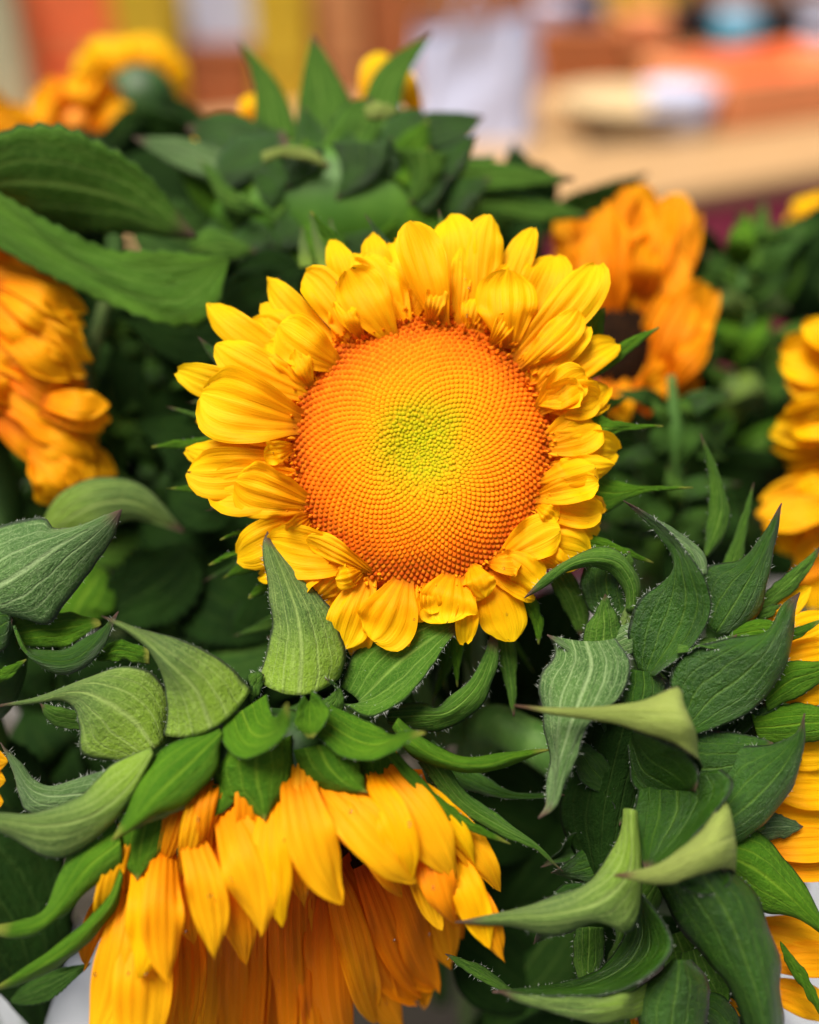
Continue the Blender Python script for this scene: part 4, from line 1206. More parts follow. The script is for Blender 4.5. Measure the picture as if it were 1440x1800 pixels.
ro = thing('sunflower', 'deep orange sunflower at upper right, cupped petals round a dark brown centre', 'sunflower', at(np.array((1110, 590, -95.))), GR)
blob('disc', (1093, 612, -87), 56, 80, 7, bpy.data.materials['disc_brown'], ro)
stem(ro, [(1130, 620, -102), (1150, 800, -120), (1120, 1200, -200)], .0065)
for k, (b, t, hw, z, sh) in enumerate([((1100, 580), (1140, 325), 92, -98, 1), ((1080, 590), (1050, 370), 70, -96, 1), ((1060, 560), (985, 378), 46, -100, 2), ((1040, 560), (978, 440), 44, -96, 2), ((1130, 560), (1195, 340), 64, -102, 1),
                                       ((1140, 600), (1185, 440), 62, -90, 1), ((1150, 660), (1238, 498), 62, -84, 1), ((1160, 680), (1240, 560), 50, -82, 2), ((1120, 720), (1175, 610), 46, -84, 2), ((1090, 660), (1092, 742), 34, -84, 0),
                                       ((1120, 700), (1185, 652), 30, -80, 0), ((1060, 650), (1070, 730), 30, -88, 1), ((1170, 620), (1215, 700), 40, -92, 1), ((1110, 520), (1120, 400), 60, -88, 1)]):
    wedge(ro, b, t, hw * .84, z, (PETAL_O, PETAL_D, PETAL_D)[sh], 'round', cup=.2, twist=12)
bract(ro, [[(1190, 640), (1230, 600), (1250, 560)], [(1220, 680), (1245, 620), (1252, 560)]], [[-104, -104]] * 2, B_MID, B_MID, nu=9, nv=16)

fr2 = thing('sunflower', 'sunflower at the right edge halfway up, loose yellow petals out of focus', 'sunflower', at(np.array((1500, 800, -75.))), GR)
blob('disc', (1530, 800, -80), 70, 160, 12, bpy.data.materials['disc_brown'], fr2)
stem(fr2, [(1520, 800, -84), (1480, 1000, -110), (1400, 1400, -190)], .006)
for k, (b, t, hw, sh) in enumerate([((1500, 660), (1372, 610), 46, 0), ((1500, 700), (1380, 670), 40, 1), ((1510, 740), (1352, 765), 48, 0), ((1500, 780), (1360, 800), 40, 1), ((1500, 820), (1380, 840), 44, 0),
                                    ((1500, 860), (1330, 905), 44, 1), ((1500, 900), (1345, 945), 46, 0), ((1480, 930), (1400, 1000), 44, 1), ((1500, 610), (1410, 570), 36, 0), ((1500, 960), (1390, 1045), 40, 2), ((1500, 1000), (1420, 1070), 44, 0)]):
    wedge(fr2, b, t, hw, -76 + (k % 3) * 4, (PETAL, PETAL_O, PETAL_D)[sh], cup=.2, twist=15)

tl = thing('sunflower', 'far orange sunflower at upper left, out of focus in front of the coral crate', 'sunflower', at(np.array((140, 215, -190.))), GR)
blob('disc', (138, 220, -186), 26, 26, 8, plain_mat('disc_amber', (.75, .22, .004, 1), (.85, .3, .006, 1), 200, .6), tl)
stem(tl, [(140, 220, -196), (150, 500, -240), (200, 900, -330)], .006)
for k in range(15):
    a = 2 * math.pi * k / 15 + .2
    r = np.random.default_rng(60 + k)
    L = r.uniform(80, 108)
    wedge(tl, (138 + 18 * math.cos(a), 218 + 18 * math.sin(a)), (138 + L * math.cos(a), 212 + L * math.sin(a) * .85), 30, -192 + (k % 3) * 3, (PETAL_D, PETAL_R, PETAL_O)[k % 3], 'round', cup=.1, zm=8)
for b, t, hw in (((-40, 220), (60, 215), 34), ((-60, 250), (50, 265), 34), ((-60, 200), (20, 190), 30)):
    wedge(tl, b, t, hw, -185, PETAL_O, 'round')

tb = thing('sunflower', 'far yellow sunflower with green back at upper left, beside the blurred orange bloom', 'sunflower', at(np.array((240, 170, -230.))), GR)
blob('receptacle', (250, 175, -222), 62, 60, 14, RECEPT, tb)
stem(tb, [(250, 180, -230), (260, 500, -280), (300, 900, -380)], .006)
for k in range(17):
    a = 2 * math.pi * k / 17
    r = np.random.default_rng(90 + k)
    L = r.uniform(92, 112) * (1.0 if math.sin(a) < .3 else .8)
    wedge(tb, (235 + 30 * math.cos(a), 165 + 30 * math.sin(a)), (228 + L * math.cos(a), 158 + L * math.sin(a)), 26, -238, PETAL, 'round', zm=4)

fb = thing('sunflower', 'tiny far yellow flower at the right edge above the blurred green leaves', 'sunflower', at(np.array((1415, 390, -190.))), GR)
blob('receptacle', (1440, 410, -195), 30, 30, 10, RECEPT, fb)
stem(fb, [(1440, 410, -200), (1430, 700, -240), (1400, 1000, -300)], .005)
for b, t in (((1440, 410), (1385, 378)), ((1440, 400), (1405, 350)), ((1440, 420), (1388, 410)), ((1440, 395), (1440, 340)), ((1440, 410), (1480, 370)), ((1440, 430), (1400, 440))):
    wedge(fb, b, t, 22, -188, PETAL, 'round')

# ------------------------------------------------------------------ leaves and leafy stems among the flowers
GL = 'leafy stems between the flowers'


def leafy(label, foot, leaves, rails=(), mat=None):
    """one cut stem with its leaves; the leaves spring from the stem"""
    l0 = leaves[0][0] if leaves else rails[0][0][0]
    o = thing('leafy_stem', label, 'leafy stem', at(np.array((foot[0][0], foot[0][1], foot[0][2]), float)), GL)
    stem(o, foot, [.0014, .0040, .0045])
    for pts, hw, m, kw in leaves:
        leaf(o, pts, hw, m, m if m is not LEAF else LEAF_D, **kw)
    for rl, z, m in rails:
        bract(o, rl, [z] * len(rl), m, LEAF_D, nu=15, nv=64, name='leaf', wave=.0016, teeth=.14)
    return o


leafy('leafy stem with a big folded toothed leaf at the left, above the golden side-view flower', [(-60, 380, -50), (-70, 700, -80), (-20, 1200, -180)], [
    ([(-60, 330, -48), (60, 320, -44), (200, 345, -46), (345, 420, -52)], 105, B_MID, dict(teeth=.12, cup=.15, roll=-25)),
], [([[(-60, 300), (60, 372), (190, 432), (300, 440), (402, 452)], [(-60, 345), (80, 435), (190, 480), (300, 500), (402, 454)], [(-60, 405), (90, 490), (210, 546), (310, 578), (378, 558), (403, 462)]], [-40, -36], LEAF_F),
])
leafy('leafy stem with a pale arched leaf low at the left behind the cut-off bracts', [(60, 950, -55), (120, 1100, -80), (160, 1500, -170)], [
    ([(70, 960, -45), (140, 900, -36), (230, 882, -38), (325, 935, -46)], 48, B_PALE, dict(cup=.3)),
    ([(330, 960, -62), (300, 1010, -56), (240, 1050, -52), (150, 1100, -50)], 78, LEAF_D, dict(teeth=.2)),
    ([(180, 1000, -50), (140, 1060, -46), (120, 1120, -44)], 60, B_FRESH, dict(cup=.1)),
])
leafy('leafy stem with a dark toothed leaf at the bottom left corner over the white bucket', [(-80, 1500, -50), (-60, 1700, -90), (40, 1950, -200)], [
    ([(-120, 1420, -24), (-30, 1540, -20), (40, 1660, -24), (70, 1820, -34)], 130, LEAF_D, dict(teeth=.1, cup=.1)),
    ([(20, 1760, -14), (80, 1735, -10), (125, 1712, -8), (157, 1694, -8)], 26, LEAF, dict(teeth=.15, fold=.3)),
    ([(-80, 1300, -40), (0, 1400, -36), (60, 1470, -40), (110, 1560, -44)], 90, LEAF_D, dict(teeth=.1)),
])
leafy('leafy stem with small pale upright leaves at the right edge under the tiny far flower', [(1350, 480, -150), (1340, 700, -160), (1330, 1100, -240)], [
    ([(1345, 560, -146), (1330, 470, -142), (1345, 345, -146)], 30, B_MID, {}), ([(1350, 560, -146), (1390, 470, -142), (1405, 380, -146)], 26, B_MID, {}),
    ([(1330, 560, -140), (1280, 500, -136), (1240, 440, -140)], 34, B_MID, {}), ([(1340, 620, -140), (1290, 590, -132), (1265, 560, -134)], 26, B_PALE, dict(cup=-.4)),
    ([(1345, 640, -140), (1390, 600, -136), (1430, 560, -140)], 34, B_MID, {}), ([(1335, 700, -140), (1290, 680, -134), (1230, 690, -140)], 30, B_PALE, dict(cup=-.3)),
    ([(1340, 720, -140), (1380, 690, -134), (1420, 700, -140)], 34, LEAF, {}), ([(1330, 800, -146), (1270, 780, -140), (1200, 800, -144)], 40, B_MID, {}),
    ([(1345, 500, -150), (1310, 430, -148), (1300, 370, -150)], 24, LEAF, {}),
])
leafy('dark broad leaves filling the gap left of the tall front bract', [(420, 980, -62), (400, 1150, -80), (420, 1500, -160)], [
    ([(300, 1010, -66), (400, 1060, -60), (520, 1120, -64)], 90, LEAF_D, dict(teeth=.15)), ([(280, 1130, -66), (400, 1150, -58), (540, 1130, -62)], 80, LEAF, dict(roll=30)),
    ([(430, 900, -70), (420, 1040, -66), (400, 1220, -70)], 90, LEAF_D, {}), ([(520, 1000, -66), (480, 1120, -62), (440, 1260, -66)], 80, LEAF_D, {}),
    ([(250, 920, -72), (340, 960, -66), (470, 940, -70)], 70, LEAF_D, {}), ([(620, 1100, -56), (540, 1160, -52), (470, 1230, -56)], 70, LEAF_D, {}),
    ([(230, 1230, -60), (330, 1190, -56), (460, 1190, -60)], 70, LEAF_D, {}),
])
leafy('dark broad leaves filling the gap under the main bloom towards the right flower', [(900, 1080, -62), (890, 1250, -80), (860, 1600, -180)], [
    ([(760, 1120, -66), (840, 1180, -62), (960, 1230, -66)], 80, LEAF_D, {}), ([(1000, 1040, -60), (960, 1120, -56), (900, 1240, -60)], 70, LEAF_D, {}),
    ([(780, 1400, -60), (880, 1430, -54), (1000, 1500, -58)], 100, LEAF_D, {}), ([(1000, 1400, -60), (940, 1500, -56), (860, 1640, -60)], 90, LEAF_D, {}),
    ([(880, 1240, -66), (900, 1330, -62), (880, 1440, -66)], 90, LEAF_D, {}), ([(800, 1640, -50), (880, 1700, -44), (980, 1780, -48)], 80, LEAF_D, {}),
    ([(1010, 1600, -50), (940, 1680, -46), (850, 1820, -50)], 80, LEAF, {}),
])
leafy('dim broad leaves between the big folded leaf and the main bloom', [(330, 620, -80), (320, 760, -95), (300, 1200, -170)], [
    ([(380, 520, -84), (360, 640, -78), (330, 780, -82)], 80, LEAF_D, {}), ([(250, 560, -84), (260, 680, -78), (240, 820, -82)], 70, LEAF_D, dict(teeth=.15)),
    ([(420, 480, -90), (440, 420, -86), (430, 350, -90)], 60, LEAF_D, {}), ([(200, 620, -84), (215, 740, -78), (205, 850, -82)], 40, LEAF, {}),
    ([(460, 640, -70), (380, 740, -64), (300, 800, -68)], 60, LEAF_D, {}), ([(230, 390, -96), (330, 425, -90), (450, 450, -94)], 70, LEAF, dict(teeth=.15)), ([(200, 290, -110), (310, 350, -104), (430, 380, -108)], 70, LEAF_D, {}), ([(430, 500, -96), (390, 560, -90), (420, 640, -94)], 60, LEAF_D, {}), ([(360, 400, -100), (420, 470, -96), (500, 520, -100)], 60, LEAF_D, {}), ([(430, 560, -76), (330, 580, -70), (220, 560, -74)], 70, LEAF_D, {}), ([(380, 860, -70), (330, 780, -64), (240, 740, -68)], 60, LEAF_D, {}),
])
# denser undergrowth: stems whose leaves fill the gaps, each stem a thing of its own
fill = [
    ('dim leafy stem in the dark gap between the golden side-view flower and the main bloom', (300, 700), (170, 300), -95, 9),
    ('dim leafy stem low at the left behind the nodding flower', (330, 1130), (200, 200), -75, 9),
    ('dark leafy stem in the gap between nodding flower and right flower', (900, 1450), (120, 350), -90, 11),
    ('leafy stem under the upper right orange bloom with dull grey-green leaves', (1230, 780), (180, 170), -130, 10),
    ('blurred leafy stem at far right below the maroon cloth', (1310, 520), (150, 140), -150, 12),
    ('dark leafy stem directly behind the main bloom', (640, 700), (330, 350), -110, 12),
    ('blurred leafy stem between the crown of bracts and the orange bloom', (925, 430), (100, 60), -140, 8),
    ('dark leafy stem beneath the right flower', (1250, 1400), (200, 350), -70, 10),
    ('dark leafy stem behind the left cut-off flower', (60, 1050), (150, 250), -95, 9),
    ('dark leafy stem under the middle of the bunch', (600, 1350), (330, 300), -85, 10),
    ('dim leafy stem at upper left below the far blooms', (320, 400), (180, 140), -150, 8),
    ('dark leafy stem at bottom right near the white crate', (1050, 1700), (200, 160), -80, 7),
    ('dim leafy stem at right behind the upright bracts', (1180, 930), (170, 110), -90, 9),
    ('dark leafy stem deep behind the golden side-view flower', (80, 700), (160, 280), -120, 9),
]
leafy('slim-leaved stem with many narrow mid green leaves at right of the orange bloom', [(1300, 420, -120), (1310, 640, -126), (1290, 1000, -200)], [
    ([(1300 + q * 9 % 40 - 20, 430 + q * 21, -122), (1300 + math.cos(q * 2.4) * 60, 420 + q * 21 + math.sin(q * 2.4) * 40, -114 + q % 3 * 3), (1300 + math.cos(q * 2.4) * (105 + q % 4 * 14), 415 + q * 21 + math.sin(q * 2.4) * 85, -120)], 15 + q % 4 * 5, (B_MID, LEAF, B_FRESH, B_PALE)[q % 4], dict(cup=.2 - q % 3 * .2, roll=q * 17 % 60 - 30)) for q in range(20)])
leafy('slim-leaved stem low at right behind the upright bracts of the turned flower', [(1180, 660, -70), (1190, 850, -78), (1190, 1200, -150)], [
    ([(1180, 700 + q * 17, -74), (1180 + math.cos(q * 2.4 + 1) * 55, 690 + q * 17 + math.sin(q * 2.4 + 1) * 40, -66), (1180 + math.cos(q * 2.4 + 1) * (95 + q % 4 * 14), 690 + q * 17 + math.sin(q * 2.4 + 1) * 75, -72)], 13 + q % 4 * 4, (B_MID, LEAF, B_DARK, LEAF)[q % 4], dict(cup=.2 - q % 3 * .2, roll=q * 17 % 60 - 30)) for q in range(16)])
leafy('slim-leaved stem in the dark gap at left between golden flower and main bloom', [(270, 480, -80), (262, 680, -88), (280, 1050, -150)], [
    ([(268, 520 + q * 22, -84), (268 + math.cos(q * 2.4 + 2) * 55, 510 + q * 22 + math.sin(q * 2.4 + 2) * 40, -76), (268 + math.cos(q * 2.4 + 2) * (95 + q % 4 * 14), 510 + q * 22 + math.sin(q * 2.4 + 2) * 80, -82)], 12 + q % 4 * 4, (LEAF, B_DARK, LEAF, B_MID)[q % 4], dict(cup=.2 - q % 3 * .2, roll=q * 17 % 60 - 30)) for q in range(18)])
leafy('dark broad leaves tucked close behind the upper left rays of the main bloom', [(470, 560, -50), (440, 700, -64), (420, 1000, -140)], [
    ([(380, 560, -56), (450, 530, -50), (540, 470, -54)], 60, LEAF_D, {}), ([(300, 860, -58), (360, 890, -52), (440, 900, -56)], 50, LEAF_D, {}), ([(420, 480, -60), (480, 500, -56), (560, 560, -60)], 60, LEAF_D, {}), ([(290, 900, -70), (360, 870, -66), (430, 840, -70)], 60, LEAF_D, {}),
])
fill += [
    ('dark broad-leaved stem behind the pale arched leaf at left', (230, 1000), (200, 160), -130, 12),
    ('dark broad-leaved stem behind the big folded leaf', (200, 520), (240, 200), -150, 12),
    ('dark leafy stem far back under the orange bloom at right', (1180, 900), (240, 220), -180, 12),
    ('dark leafy stem far back at the right edge', (1400, 700), (160, 220), -190, 10),
    ('dark leafy stem far back under the nodding flower', (380, 1500), (300, 260), -150, 12),
    ('dark leafy stem far back under the middle gap', (880, 1350), (160, 260), -150, 12),
    ('dark leafy stem low at the left edge under the cut-off bracts', (60, 1330), (140, 160), -80, 10),
]
for k, (label, c, ext, z, n) in enumerate(fill):
    r = np.random.default_rng(2000 + k)
    foot = [(c[0], c[1] - ext[1] * .8, z - 6), (c[0] + r.uniform(-30, 30), c[1] + ext[1] * .4, z - 14), (c[0] + r.uniform(-40, 40), c[1] + ext[1] + 350, z - 110)]
    lv = []
    for q in range(n):
        s = np.array((c[0] + r.uniform(-.35, .35) * ext[0], c[1] + r.uniform(-.9, .9) * ext[1]))
        a = r.uniform(0, 2 * math.pi)
        L = r.uniform(130, 260)
        e = s + np.array((math.cos(a), math.sin(a) * .8)) * L
        zz = z + r.uniform(-16, 8)
        m = (s + e) / 2 + r.normal(0, 14, 2)
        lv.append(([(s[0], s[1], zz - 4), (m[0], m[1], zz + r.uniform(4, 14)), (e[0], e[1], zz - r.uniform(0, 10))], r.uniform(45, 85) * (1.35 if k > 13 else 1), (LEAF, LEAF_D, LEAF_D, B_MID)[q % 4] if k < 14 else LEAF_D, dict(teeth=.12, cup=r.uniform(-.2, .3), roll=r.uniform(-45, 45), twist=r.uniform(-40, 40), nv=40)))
    leafy(label, foot, lv)

# slim stalks blurred between the flowers
PST = plain_mat('stalk_green', (.10, .17, .04, 1), (.16, .23, .06, 1), 100, .5)
for k, (pts, r_, lab) in enumerate([
    ([(1170, 520, -112), (1212, 860, -98), (1206, 1060, -104), (1190, 1500, -170)], .0045, 'grey-green cut flower stalk behind the upright bracts at right'),
    ([(190, 520, -70), (150, 690, -74), (168, 860, -80), (240, 1300, -150)], .0026, 'thin bent green stalk beside the golden side-view flower'),
    ([(830, 1060, -50), (838, 1250, -60), (826, 1500, -100), (820, 1900, -200)], .0035, 'brownish green stalk under the main bloom'),
]):
    o = tube('flower_stalk', at(np.array(pts, float)), [r_, r_ * 1.1], PST, None)
    tag(o, lab, 'flower stalk', 'bare stalks among the leaves')

# ------------------------------------------------------------------ ground, stand, buckets
GRAV = plain_mat('paving', (.12, .115, .11, 1), (.2, .19, .18, 1), 6, .85, .3, .3, (1, 1, 1), .01)
g = add_mesh('ground', [(-60, -60, 0), (60, -60, 0), (60, 60, 0), (-60, 60, 0)], [(0, 1, 2, 3)], GRAV, smooth=False)
g['kind'] = 'structure'


def boxmesh(c, s, rot=0.0, bev=0.0):
    """8 corner box, returns verts, faces"""
    ca, sa = math.cos(rot), math.sin(rot)
    v = []
    for dz in (-.5, .5):
        for dx, dy in ((-.5, -.5), (.5, -.5), (.5, .5), (-.5, .5)):
            x, y = dx * s[0], dy * s[1]
            v.append((c[0] + x * ca - y * sa, c[1] + x * sa + y * ca, c[2] + dz * s[2]))
    f = [(0, 3, 2, 1), (4, 5, 6, 7), (0, 1, 5, 4), (1, 2, 6, 5), (2, 3, 7, 6), (3, 0, 4, 7)]
    return v, f


def box(name, c, s, mat, parent=None, rot=0.0, bev=.003):
    v, f = boxmesh(c, s, rot)
    o = add_mesh(name, v, f, mat, parent, smooth=False)
    if bev:
        m = o.modifiers.new('bevel', 'BEVEL')
        m.width = bev
        m.segments = 2
    return o


def lathe(name, c, prof, mat, parent, n=40):
    vs, fs = [], []
    for r, z in prof:
        for k in range(n):
            a = 2 * math.pi * k / n
            vs.append((c[0] + r * math.cos(a), c[1] + r * math.sin(a), c[2] + z))
    for i in range(len(prof) - 1):
        for k in range(n):
            k2 = (k + 1) % n
            fs.append((i * n + k, i * n + k2, (i + 1) * n + k2, (i + 1) * n + k))
    return add_mesh(name, vs, fs, mat, parent)


WOOD = plain_mat('wood_tan', (.40, .24, .105, 1), (.47, .29, .135, 1), 14, .55, .3, .2, (1, 12, 12), .002)
WOODB = plain_mat('wood_brown', (.38, .16, .055, 1), (.50, .23, .085, 1), 14, .6, .3, .2, (1, 12, 12), .002)
WOODK = plain_mat('wood_dark', (.035, .028, .02, 1), (.06, .05, .035, 1), 14, .7, .2, .2, (1, 12, 12), .002)
WHITEP = plain_mat('plastic_white', (.40, .415, .44, 1), (.47, .485, .51, 1), 30, .4, .5, .05)
STEEL = plain_mat('wire_steel', (.5, .5, .52, 1), None, 30, .3, .6, 0)


def bucket(label, c, r, h):
    o = thing('flower_bucket', label, 'bucket', c, 'white buckets holding the flowers')
    lathe('body', c, [(r * .78, 0), (r * .80, .004), (r * .98, h - .03), (r * 1.0, h - .01), (r * .97, h - .012), (r * .77, .008), (0.001, .008)], WHITEP, o)
    lathe('rim', c, [(r * 1.0, h - .03), (r * 1.05, h - .028), (r * 1.06, h), (r * 1.0, h + .003), (r * .965, h - .002)], WHITEP, o)
    arc = [(c[0] + r * 1.06 * math.cos(t), c[1] - r * .5 * math.sin(t), c[2] + h - .02 - .1 * math.sin(t)) for t in np.linspace(0, math.pi, 14)]
    tube('handle', arc, .002, STEEL, o, 8, 40)
    return o


# stand carrying the buckets
st = thing('flower_stand', 'low wooden stand of planks under the flower buckets', 'stand', (0.05, .35, .0))
for k in range(6):
    box('plank', (0.05, .08 + k * .105, .54), (1.3, .098, .022), WOODK, st)
for sx in (-.55, .65):
    for sy in (.1, .58):
        box('leg', (sx, sy, .2645), (.05, .05, .529), WOODK, st)


def on_plane(x, y, h):
    d = (x - 720.) / LENS_PX * CX - (y - 900.) / LENS_PX * CY - CZ
    s = (h - CAM[2]) / d[2]
    return CAM + d * s


TOPZ = .551 + .0
bp = on_plane(60, 2120, .84)
bucket('white bucket showing between the bottom left leaf and the hanging petals', (bp[0], bp[1], TOPZ), .10, .30)
bp2 = on_plane(1500, 1640, .84)
bucket('white bucket behind the petals at the bottom right corner', (bp2[0] + .05, bp2[1], TOPZ), .11, .30)


# ------------------------------------------------------------------ the market stall behind
MAROON = plain_mat('cloth_maroon', (.40, .045, .085, 1), (.50, .07, .12, 1), 30, .9, .2, .2)
TZ = .78
A0 = on_plane(1000, 372, TZ)[:2]
A1 = on_plane(1440, 300, TZ)[:2]
e1 = (A1 - A0) / np.linalg.norm(A1 - A0)
e2 = np.array((-e1[1], e1[0]))
ROT = math.atan2(e1[1], e1[0])


def tp(s, d, h):
    p = A0 + e1 * s + e2 * d
    return (p[0], p[1], h)


tab = thing('market_table', 'wooden market table with a tan plank top in the blurred background', 'table', tp(.5, .4, 0))
for k in range(6):
    box('plank', tp(.45, .07 + k * .142, TZ - .0125), (2.2, .138, .025), WOOD, tab, ROT)
for s in (-.55, 1.45):
    for d in (.1, .75):
        box('leg', tp(s, d, (TZ - .026) / 2), (.06, .06, TZ - .026), WOOD, tab, ROT)
# the cloth hangs from the table's front edge in shallow folds
vs, fs = [], []
NC = 160
for i in range(NC):
    s = -.64 + 2.18 * i / (NC - 1)
    for q, h in enumerate(np.linspace(TZ - .03, .08, 10)):
        vs.append(tp(s, -.012 + .016 * math.sin(s * 34 + .8 * math.sin(s * 9)) * q / 9 - .01 * q / 9, h))
for i in range(NC - 1):
    for q in range(9):
        fs.append((i * 10 + q, i * 10 + q + 1, (i + 1) * 10 + q + 1, (i + 1) * 10 + q))
cl = add_mesh('table_cloth', vs, fs, MAROON)
tag(cl, 'maroon cloth hanging down the front of the tan wooden table', 'cloth')


def col(r, g, b):
    return lin(r, g, b)


def stuffmat(name, rgb, rough=.6):
    c = col(*rgb)
    c2 = tuple(min(1, x * 1.12) for x in c[:3]) + (1,)
    return plain_mat(name, c, c2, 20, rough, .3, .05)


def frame(x0, x1, ytop, Y, h):
    """world x range, height for something standing at distance Y on height h that fills photo columns x0..x1 up to row ytop"""
    Dp = Y * math.cos(PITCH) + (CAM[2] - h) * math.sin(PITCH)
    X0, X1 = (x0 - 720.) / LENS_PX * Dp, (x1 - 720.) / LENS_PX * Dp
    a = PITCH - math.atan((900. - ytop) / LENS_PX)
    return X0, X1, max(CAM[2] - Y * math.tan(a) - h, .03)


def crate(label, x0, x1, ytop, Y, h, mat, depth=.25, group='crates on the back table', lid=False):
    X0, X1, H = frame(x0, x1, ytop, Y, h)
    cx, w = (X0 + X1) / 2, X1 - X0
    o = thing('crate', label, 'crate', (cx, Y + depth / 2, h), group)
    nb = 3
    bh = H / nb
    for k in range(nb):
        z = h + bh * (k + .5)
        box('board', (cx, Y + .006, z), (w, .012, bh * .92), mat, o)
        box('board', (cx, Y + depth - .006, z), (w, .012, bh * .92), mat, o)
        box('board', (X0 + .006, Y + depth / 2, z), (.012, depth - .026, bh * .92), mat, o)
        box('board', (X1 - .006, Y + depth / 2, z), (.012, depth - .026, bh * .92), mat, o)
    for sx in (X0 + .024, X1 - .024):
        for sy in (Y + .024, Y + depth - .024):
            box('corner_post', (sx, sy, h + H / 2), (.02, .02, H * .98), mat, o)
    box('base', (cx, Y + depth / 2, h + .006), (w - .05, depth - .05, .01), mat, o)
    if lid:
        box('lid', (cx, Y + depth / 2, h + H + .006), (w, depth, .012), mat, o)
    return o


def carton(label, x0, x1, ytop, Y, h, mat, depth=.22, group='boxes on the stall'):
    X0, X1, H = frame(x0, x1, ytop, Y, h)
    cx, w = (X0 + X1) / 2, X1 - X0
    o = thing('carton', label, 'box', (cx, Y + depth / 2, h), group)
    box('body', (cx, Y + depth / 2, h + H / 2), (w, depth, H), mat, o, 0, .006)
    box('lid', (cx, Y + depth / 2, h + H + .008), (w + .01, depth + .01, .014), mat, o, 0, .004)
    return o


def bag(label, x0, x1, ytop, Y, h, mat, depth=.16):
    X0, X1, H = frame(x0, x1, ytop, Y, h)
    cx, w = (X0 + X1) / 2, X1 - X0
    o = thing('paper_bag', label, 'bag', (cx, Y + depth / 2, h), 'white bags on the stall')
    n = 48
    vs, fs = [], []
    r = np.random.default_rng(int(x0))
    ph = r.uniform(0, 6, 8)
    NRW = 14
    for i in range(NRW):
        t = i / (NRW - 1)
        for k in range(n):
            a = 2 * math.pi * k / n
            c_, s_ = math.cos(a), math.sin(a)
            ex = .35
            sx = math.copysign(abs(c_) ** ex, c_) * w / 2 * (1 - .06 * t)
            sy = math.copysign(abs(s_) ** ex, s_) * depth / 2 * (1 - .45 * t)
            cr_ = .006 * math.sin(5 * a + ph[0] + t * 6) + .005 * math.sin(9 * a + ph[1] - t * 11)
            vs.append((cx + sx + cr_, Y + depth / 2 + sy + cr_, h + H * t + (.012 * math.sin(3 * a + ph[2]) if t == 1 else 0)))
    for i in range(NRW - 1):
        for k in range(n):
            k2 = (k + 1) % n
            fs.append((i * n + k, i * n + k2, (i + 1) * n + k2, (i + 1) * n + k))
    fs.append(tuple(range(n))[::-1])
    add_mesh('body', vs, fs, mat, o)
    arc = [(cx - w * .2 + w * .4 * t, Y + depth * .35, h + H - .01 + .07 * math.sin(t * math.pi)) for t in np.linspace(0, 1, 10)]
    tube('handle', arc, .003, mat, o, 8, 24)
    return o


def bottle(label, x0, x1, ytop, Y, h, mat, capm, name='bottle', cat='bottle'):
    X0, X1, H = frame(x0, x1, ytop, Y, h)
    r = (X1 - X0) / 2
    c = ((X0 + X1) / 2, Y + r, h)
    o = thing(name, label, cat, c, 'containers on the back table')
    lathe('body', c, [(.001, 0), (r * .95, 0), (r, .01), (r, H * .8), (r * .9, H * .86), (r * .62, H * .9), (r * .6, H * .93), (.001, H * .93)], mat, o)
    lathe('cap', c, [(r * .66, H * .9), (r * .68, H * .91), (r * .68, H), (.001, H)], capm, o)
    return o


# back table, brown boards, carrying the row of crates and boxes
BT = .70
bt = thing('back_table', 'long brown board table at the very back under the crates', 'table', (0, 2.6, 0))
for k in range(5):
    box('plank', (0.1, 2.28 + k * .15, BT - .0125), (4.2, .146, .025), WOODB, bt)
for sx in (-1.9, 2.1):
    for sy in (2.28, 2.85):
        box('leg', (sx, sy, (BT - .026) / 2), (.07, .07, BT - .026), WOODB, bt)
for k in range(5):
    box('front_board', (0.1, 2.19, .06 + k * .125), (4.2, .02, .118), WOODB, bt)
wall = thing('board_wall', 'wall of brown wooden boards closing the stall at the back', 'wall', (0.1, 3.05, 0))
for k in range(24):
    box('board', (-2.6 + k * .235, 3.05, .9), (.228, .02, 1.8), WOODB, wall)

S_PALE = stuffmat('card_pale', (196, 196, 158))
S_CORAL = stuffmat('plastic_coral', (250, 128, 76))
S_YEL = stuffmat('plastic_yellow', (215, 185, 50))
S_WHITE = stuffmat('paper_white', (198, 204, 230), .8)
S_BLUEW = stuffmat('card_bluewhite', (205, 212, 232))
S_TAN = stuffmat('card_tan', (210, 150, 98))
S_BROWN = stuffmat('card_brown', (178, 108, 64))
S_BLACK = stuffmat('plastic_black', (38, 38, 42), .4)
S_CYAN = stuffmat('plastic_cyan', (70, 150, 175), .4)
S_GREY = stuffmat('plastic_grey', (150, 152, 168), .5)
S_CREAM = stuffmat('ceramic_cream', (196, 172, 130), .5)
S_PEACH = stuffmat('plastic_peach', (244, 160, 108))

carton('pale grey-green box at the far left corner of the back table', -60, 66, -60, 2.35, BT, S_PALE)
crate('coral red crate at upper left between pale box and yellow crate', 74, 222, -60, 2.4, BT, S_CORAL)
crate('olive yellow crate left of the bluish white box', 228, 326, -60, 2.36, BT, S_YEL)
carton('brown box carrying the bluish white box', 332, 452, 92, 2.38, BT, S_BROWN)
X0, X1, H = frame(332, 452, 92, 2.38, BT)
o = carton('bluish white box on top of the brown box', 334, 450, -60, 2.39, BT + H + .016, S_BLUEW, .2)
crate('yellow crate in the middle, right of the bluish white box', 460, 552, -60, 2.36, BT, S_YEL)
crate('tan crate behind the tallest bract tips', 560, 640, -60, 2.4, BT, S_TAN)
carton('reddish brown box left of the big white bag', 648, 724, -60, 2.42, BT, S_BROWN)
bag('big white paper bag standing in the middle of the stall', 728, 935, 55, 1.86, .69 + .011, S_WHITE)
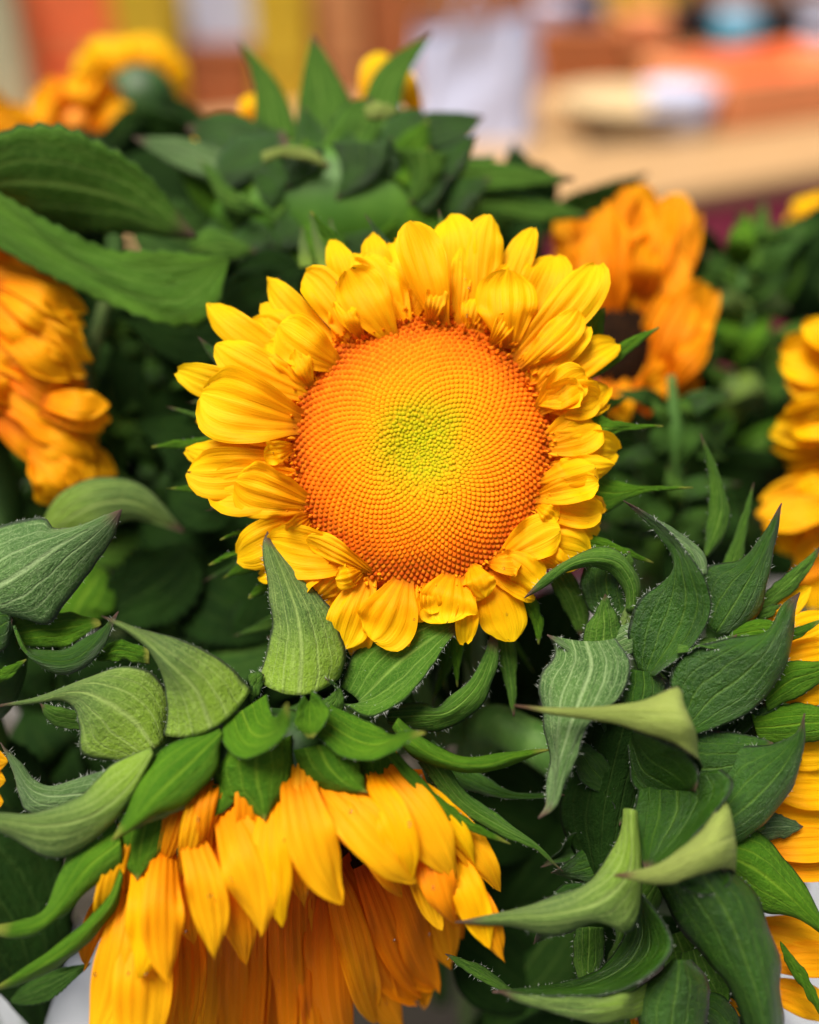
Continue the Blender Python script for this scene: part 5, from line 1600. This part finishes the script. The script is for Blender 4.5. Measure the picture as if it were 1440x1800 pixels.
# the bag's own low bench in front of the back table
be = thing('bench', 'low brown bench carrying the white paper bag', 'bench', (.1, 1.95, 0))
box('seat', (.13, 1.95, .689), (.5, .26, .022), WOODB, be)
for sx in (-.08, .34):
    box('leg', (sx, 1.95, .339), (.03, .22, .677), WOODB, be)
crate('brown crate right of the white paper bag', 945, 1090, 62, 2.36, BT, S_BROWN, lid=True)
crate('brown crate under the black box', 1096, 1230, 92, 2.37, BT, WOODB, lid=True)
bottle('slate grey bottle among the brown crates', 1000, 1055, -20, 2.62, BT, S_GREY, S_BLACK)
crate('tan crate at the far right end of the back table', 1240, 1460, 118, 2.36, BT, S_TAN, lid=True)
_, _, HB = frame(1096, 1230, 92, 2.37, BT)
carton('black box on the brown crate left of the cyan tub', 1185, 1246, 22, 2.39, BT + HB + .0125, S_BLACK, .12)
_, _, HC = frame(1240, 1460, 118, 2.36, BT)
bottle('cyan tub between two black boxes', 1250, 1342, 20, 2.38, BT + HC + .0125, S_CYAN, S_BLUEW, 'tub', 'tub')
carton('black box right of the cyan tub', 1344, 1402, 28, 2.39, BT + HC + .0125, S_BLACK, .12)
carton('slate blue box on the brown crate behind the cream dish', 1000, 1062, 20, 2.39, BT + frame(945, 1090, 62, 2.36, BT)[2] + .0125, stuffmat('card_slate', (92, 100, 124)), .1)
carton('small white box on the brown crate left of the slate blue box', 950, 992, 30, 2.40, BT + frame(945, 1090, 62, 2.36, BT)[2] + .0125, S_WHITE, .09)
carton('small tan box on the brown crate left of the black box', 1105, 1172, 40, 2.40, BT + HB + .0125, S_PEACH, .1)
carton('small white box on the tan crate right of the second black box', 1408, 1452, 66, 2.38, BT + HC + .0125, S_WHITE, .08)
carton('grey box at the top right corner', 1405, 1520, 20, 2.63, BT, S_GREY)
crate('olive yellow crate high at the right behind the bottles', 1060, 1180, -80, 2.66, BT, S_YEL)


def on_table(x, y):
    return on_plane(x, y, TZ + .001)


# things lying on the tan table
p = on_table(1360, 215)
o = thing('shallow_tray', 'peach plastic tray at the right on the tan table', 'tray', p, 'dishes on the tan table')
box('base', (p[0], p[1] + .12, TZ + .008), (.40, .26, .012), S_PEACH, o, ROT)
for d in (-.13, .13):
    q = np.array((p[0], p[1] + .12)) + e2 * d
    box('side', (q[0], q[1], TZ + .05), (.40, .012, .09), S_PEACH, o, ROT)
for d in (-.2, .2):
    q = np.array((p[0], p[1] + .12)) + e1 * d
    box('side', (q[0], q[1], TZ + .05), (.012, .25, .09), S_PEACH, o, ROT)
p = on_table(1100, 235)
o = thing('dish', 'cream dish on the tan table left of the white tub', 'dish', p, 'dishes on the tan table')
lathe('bowl', (p[0], p[1] + .06, TZ), [(.001, .002), (.07, .002), (.13, .05), (.135, .055), (.128, .055), (.07, .012), (.001, .012)], S_CREAM, o)
lathe('foot', (p[0], p[1] + .06, TZ), [(.06, .0), (.065, .0005), (.065, .006), (.001, .006)], S_CREAM, o)
p = on_table(1195, 238)
o = thing('tub', 'white tub on the tan table beside the cream dish', 'tub', p, 'dishes on the tan table')
lathe('body', (p[0], p[1] + .04, TZ), [(.001, .001), (.055, .001), (.066, .07), (.001, .07)], S_WHITE, o)
lathe('lid', (p[0], p[1] + .04, TZ), [(.068, .066), (.07, .067), (.07, .08), (.001, .082)], S_WHITE, o)
p = on_table(1110, 226)
o = thing('knife', 'dark knife lying in front of the cream dish', 'knife', p, None)
box('blade', (p[0] + .04, p[1] - .06, TZ + .003), (.14, .022, .003), S_GREY, o, ROT, .001)
box('handle', (p[0] - .07 * e1[0] - .0, p[1] - .06 - .1 * e1[1], TZ + .008), (.10, .022, .014), S_BLACK, o, ROT, .003)
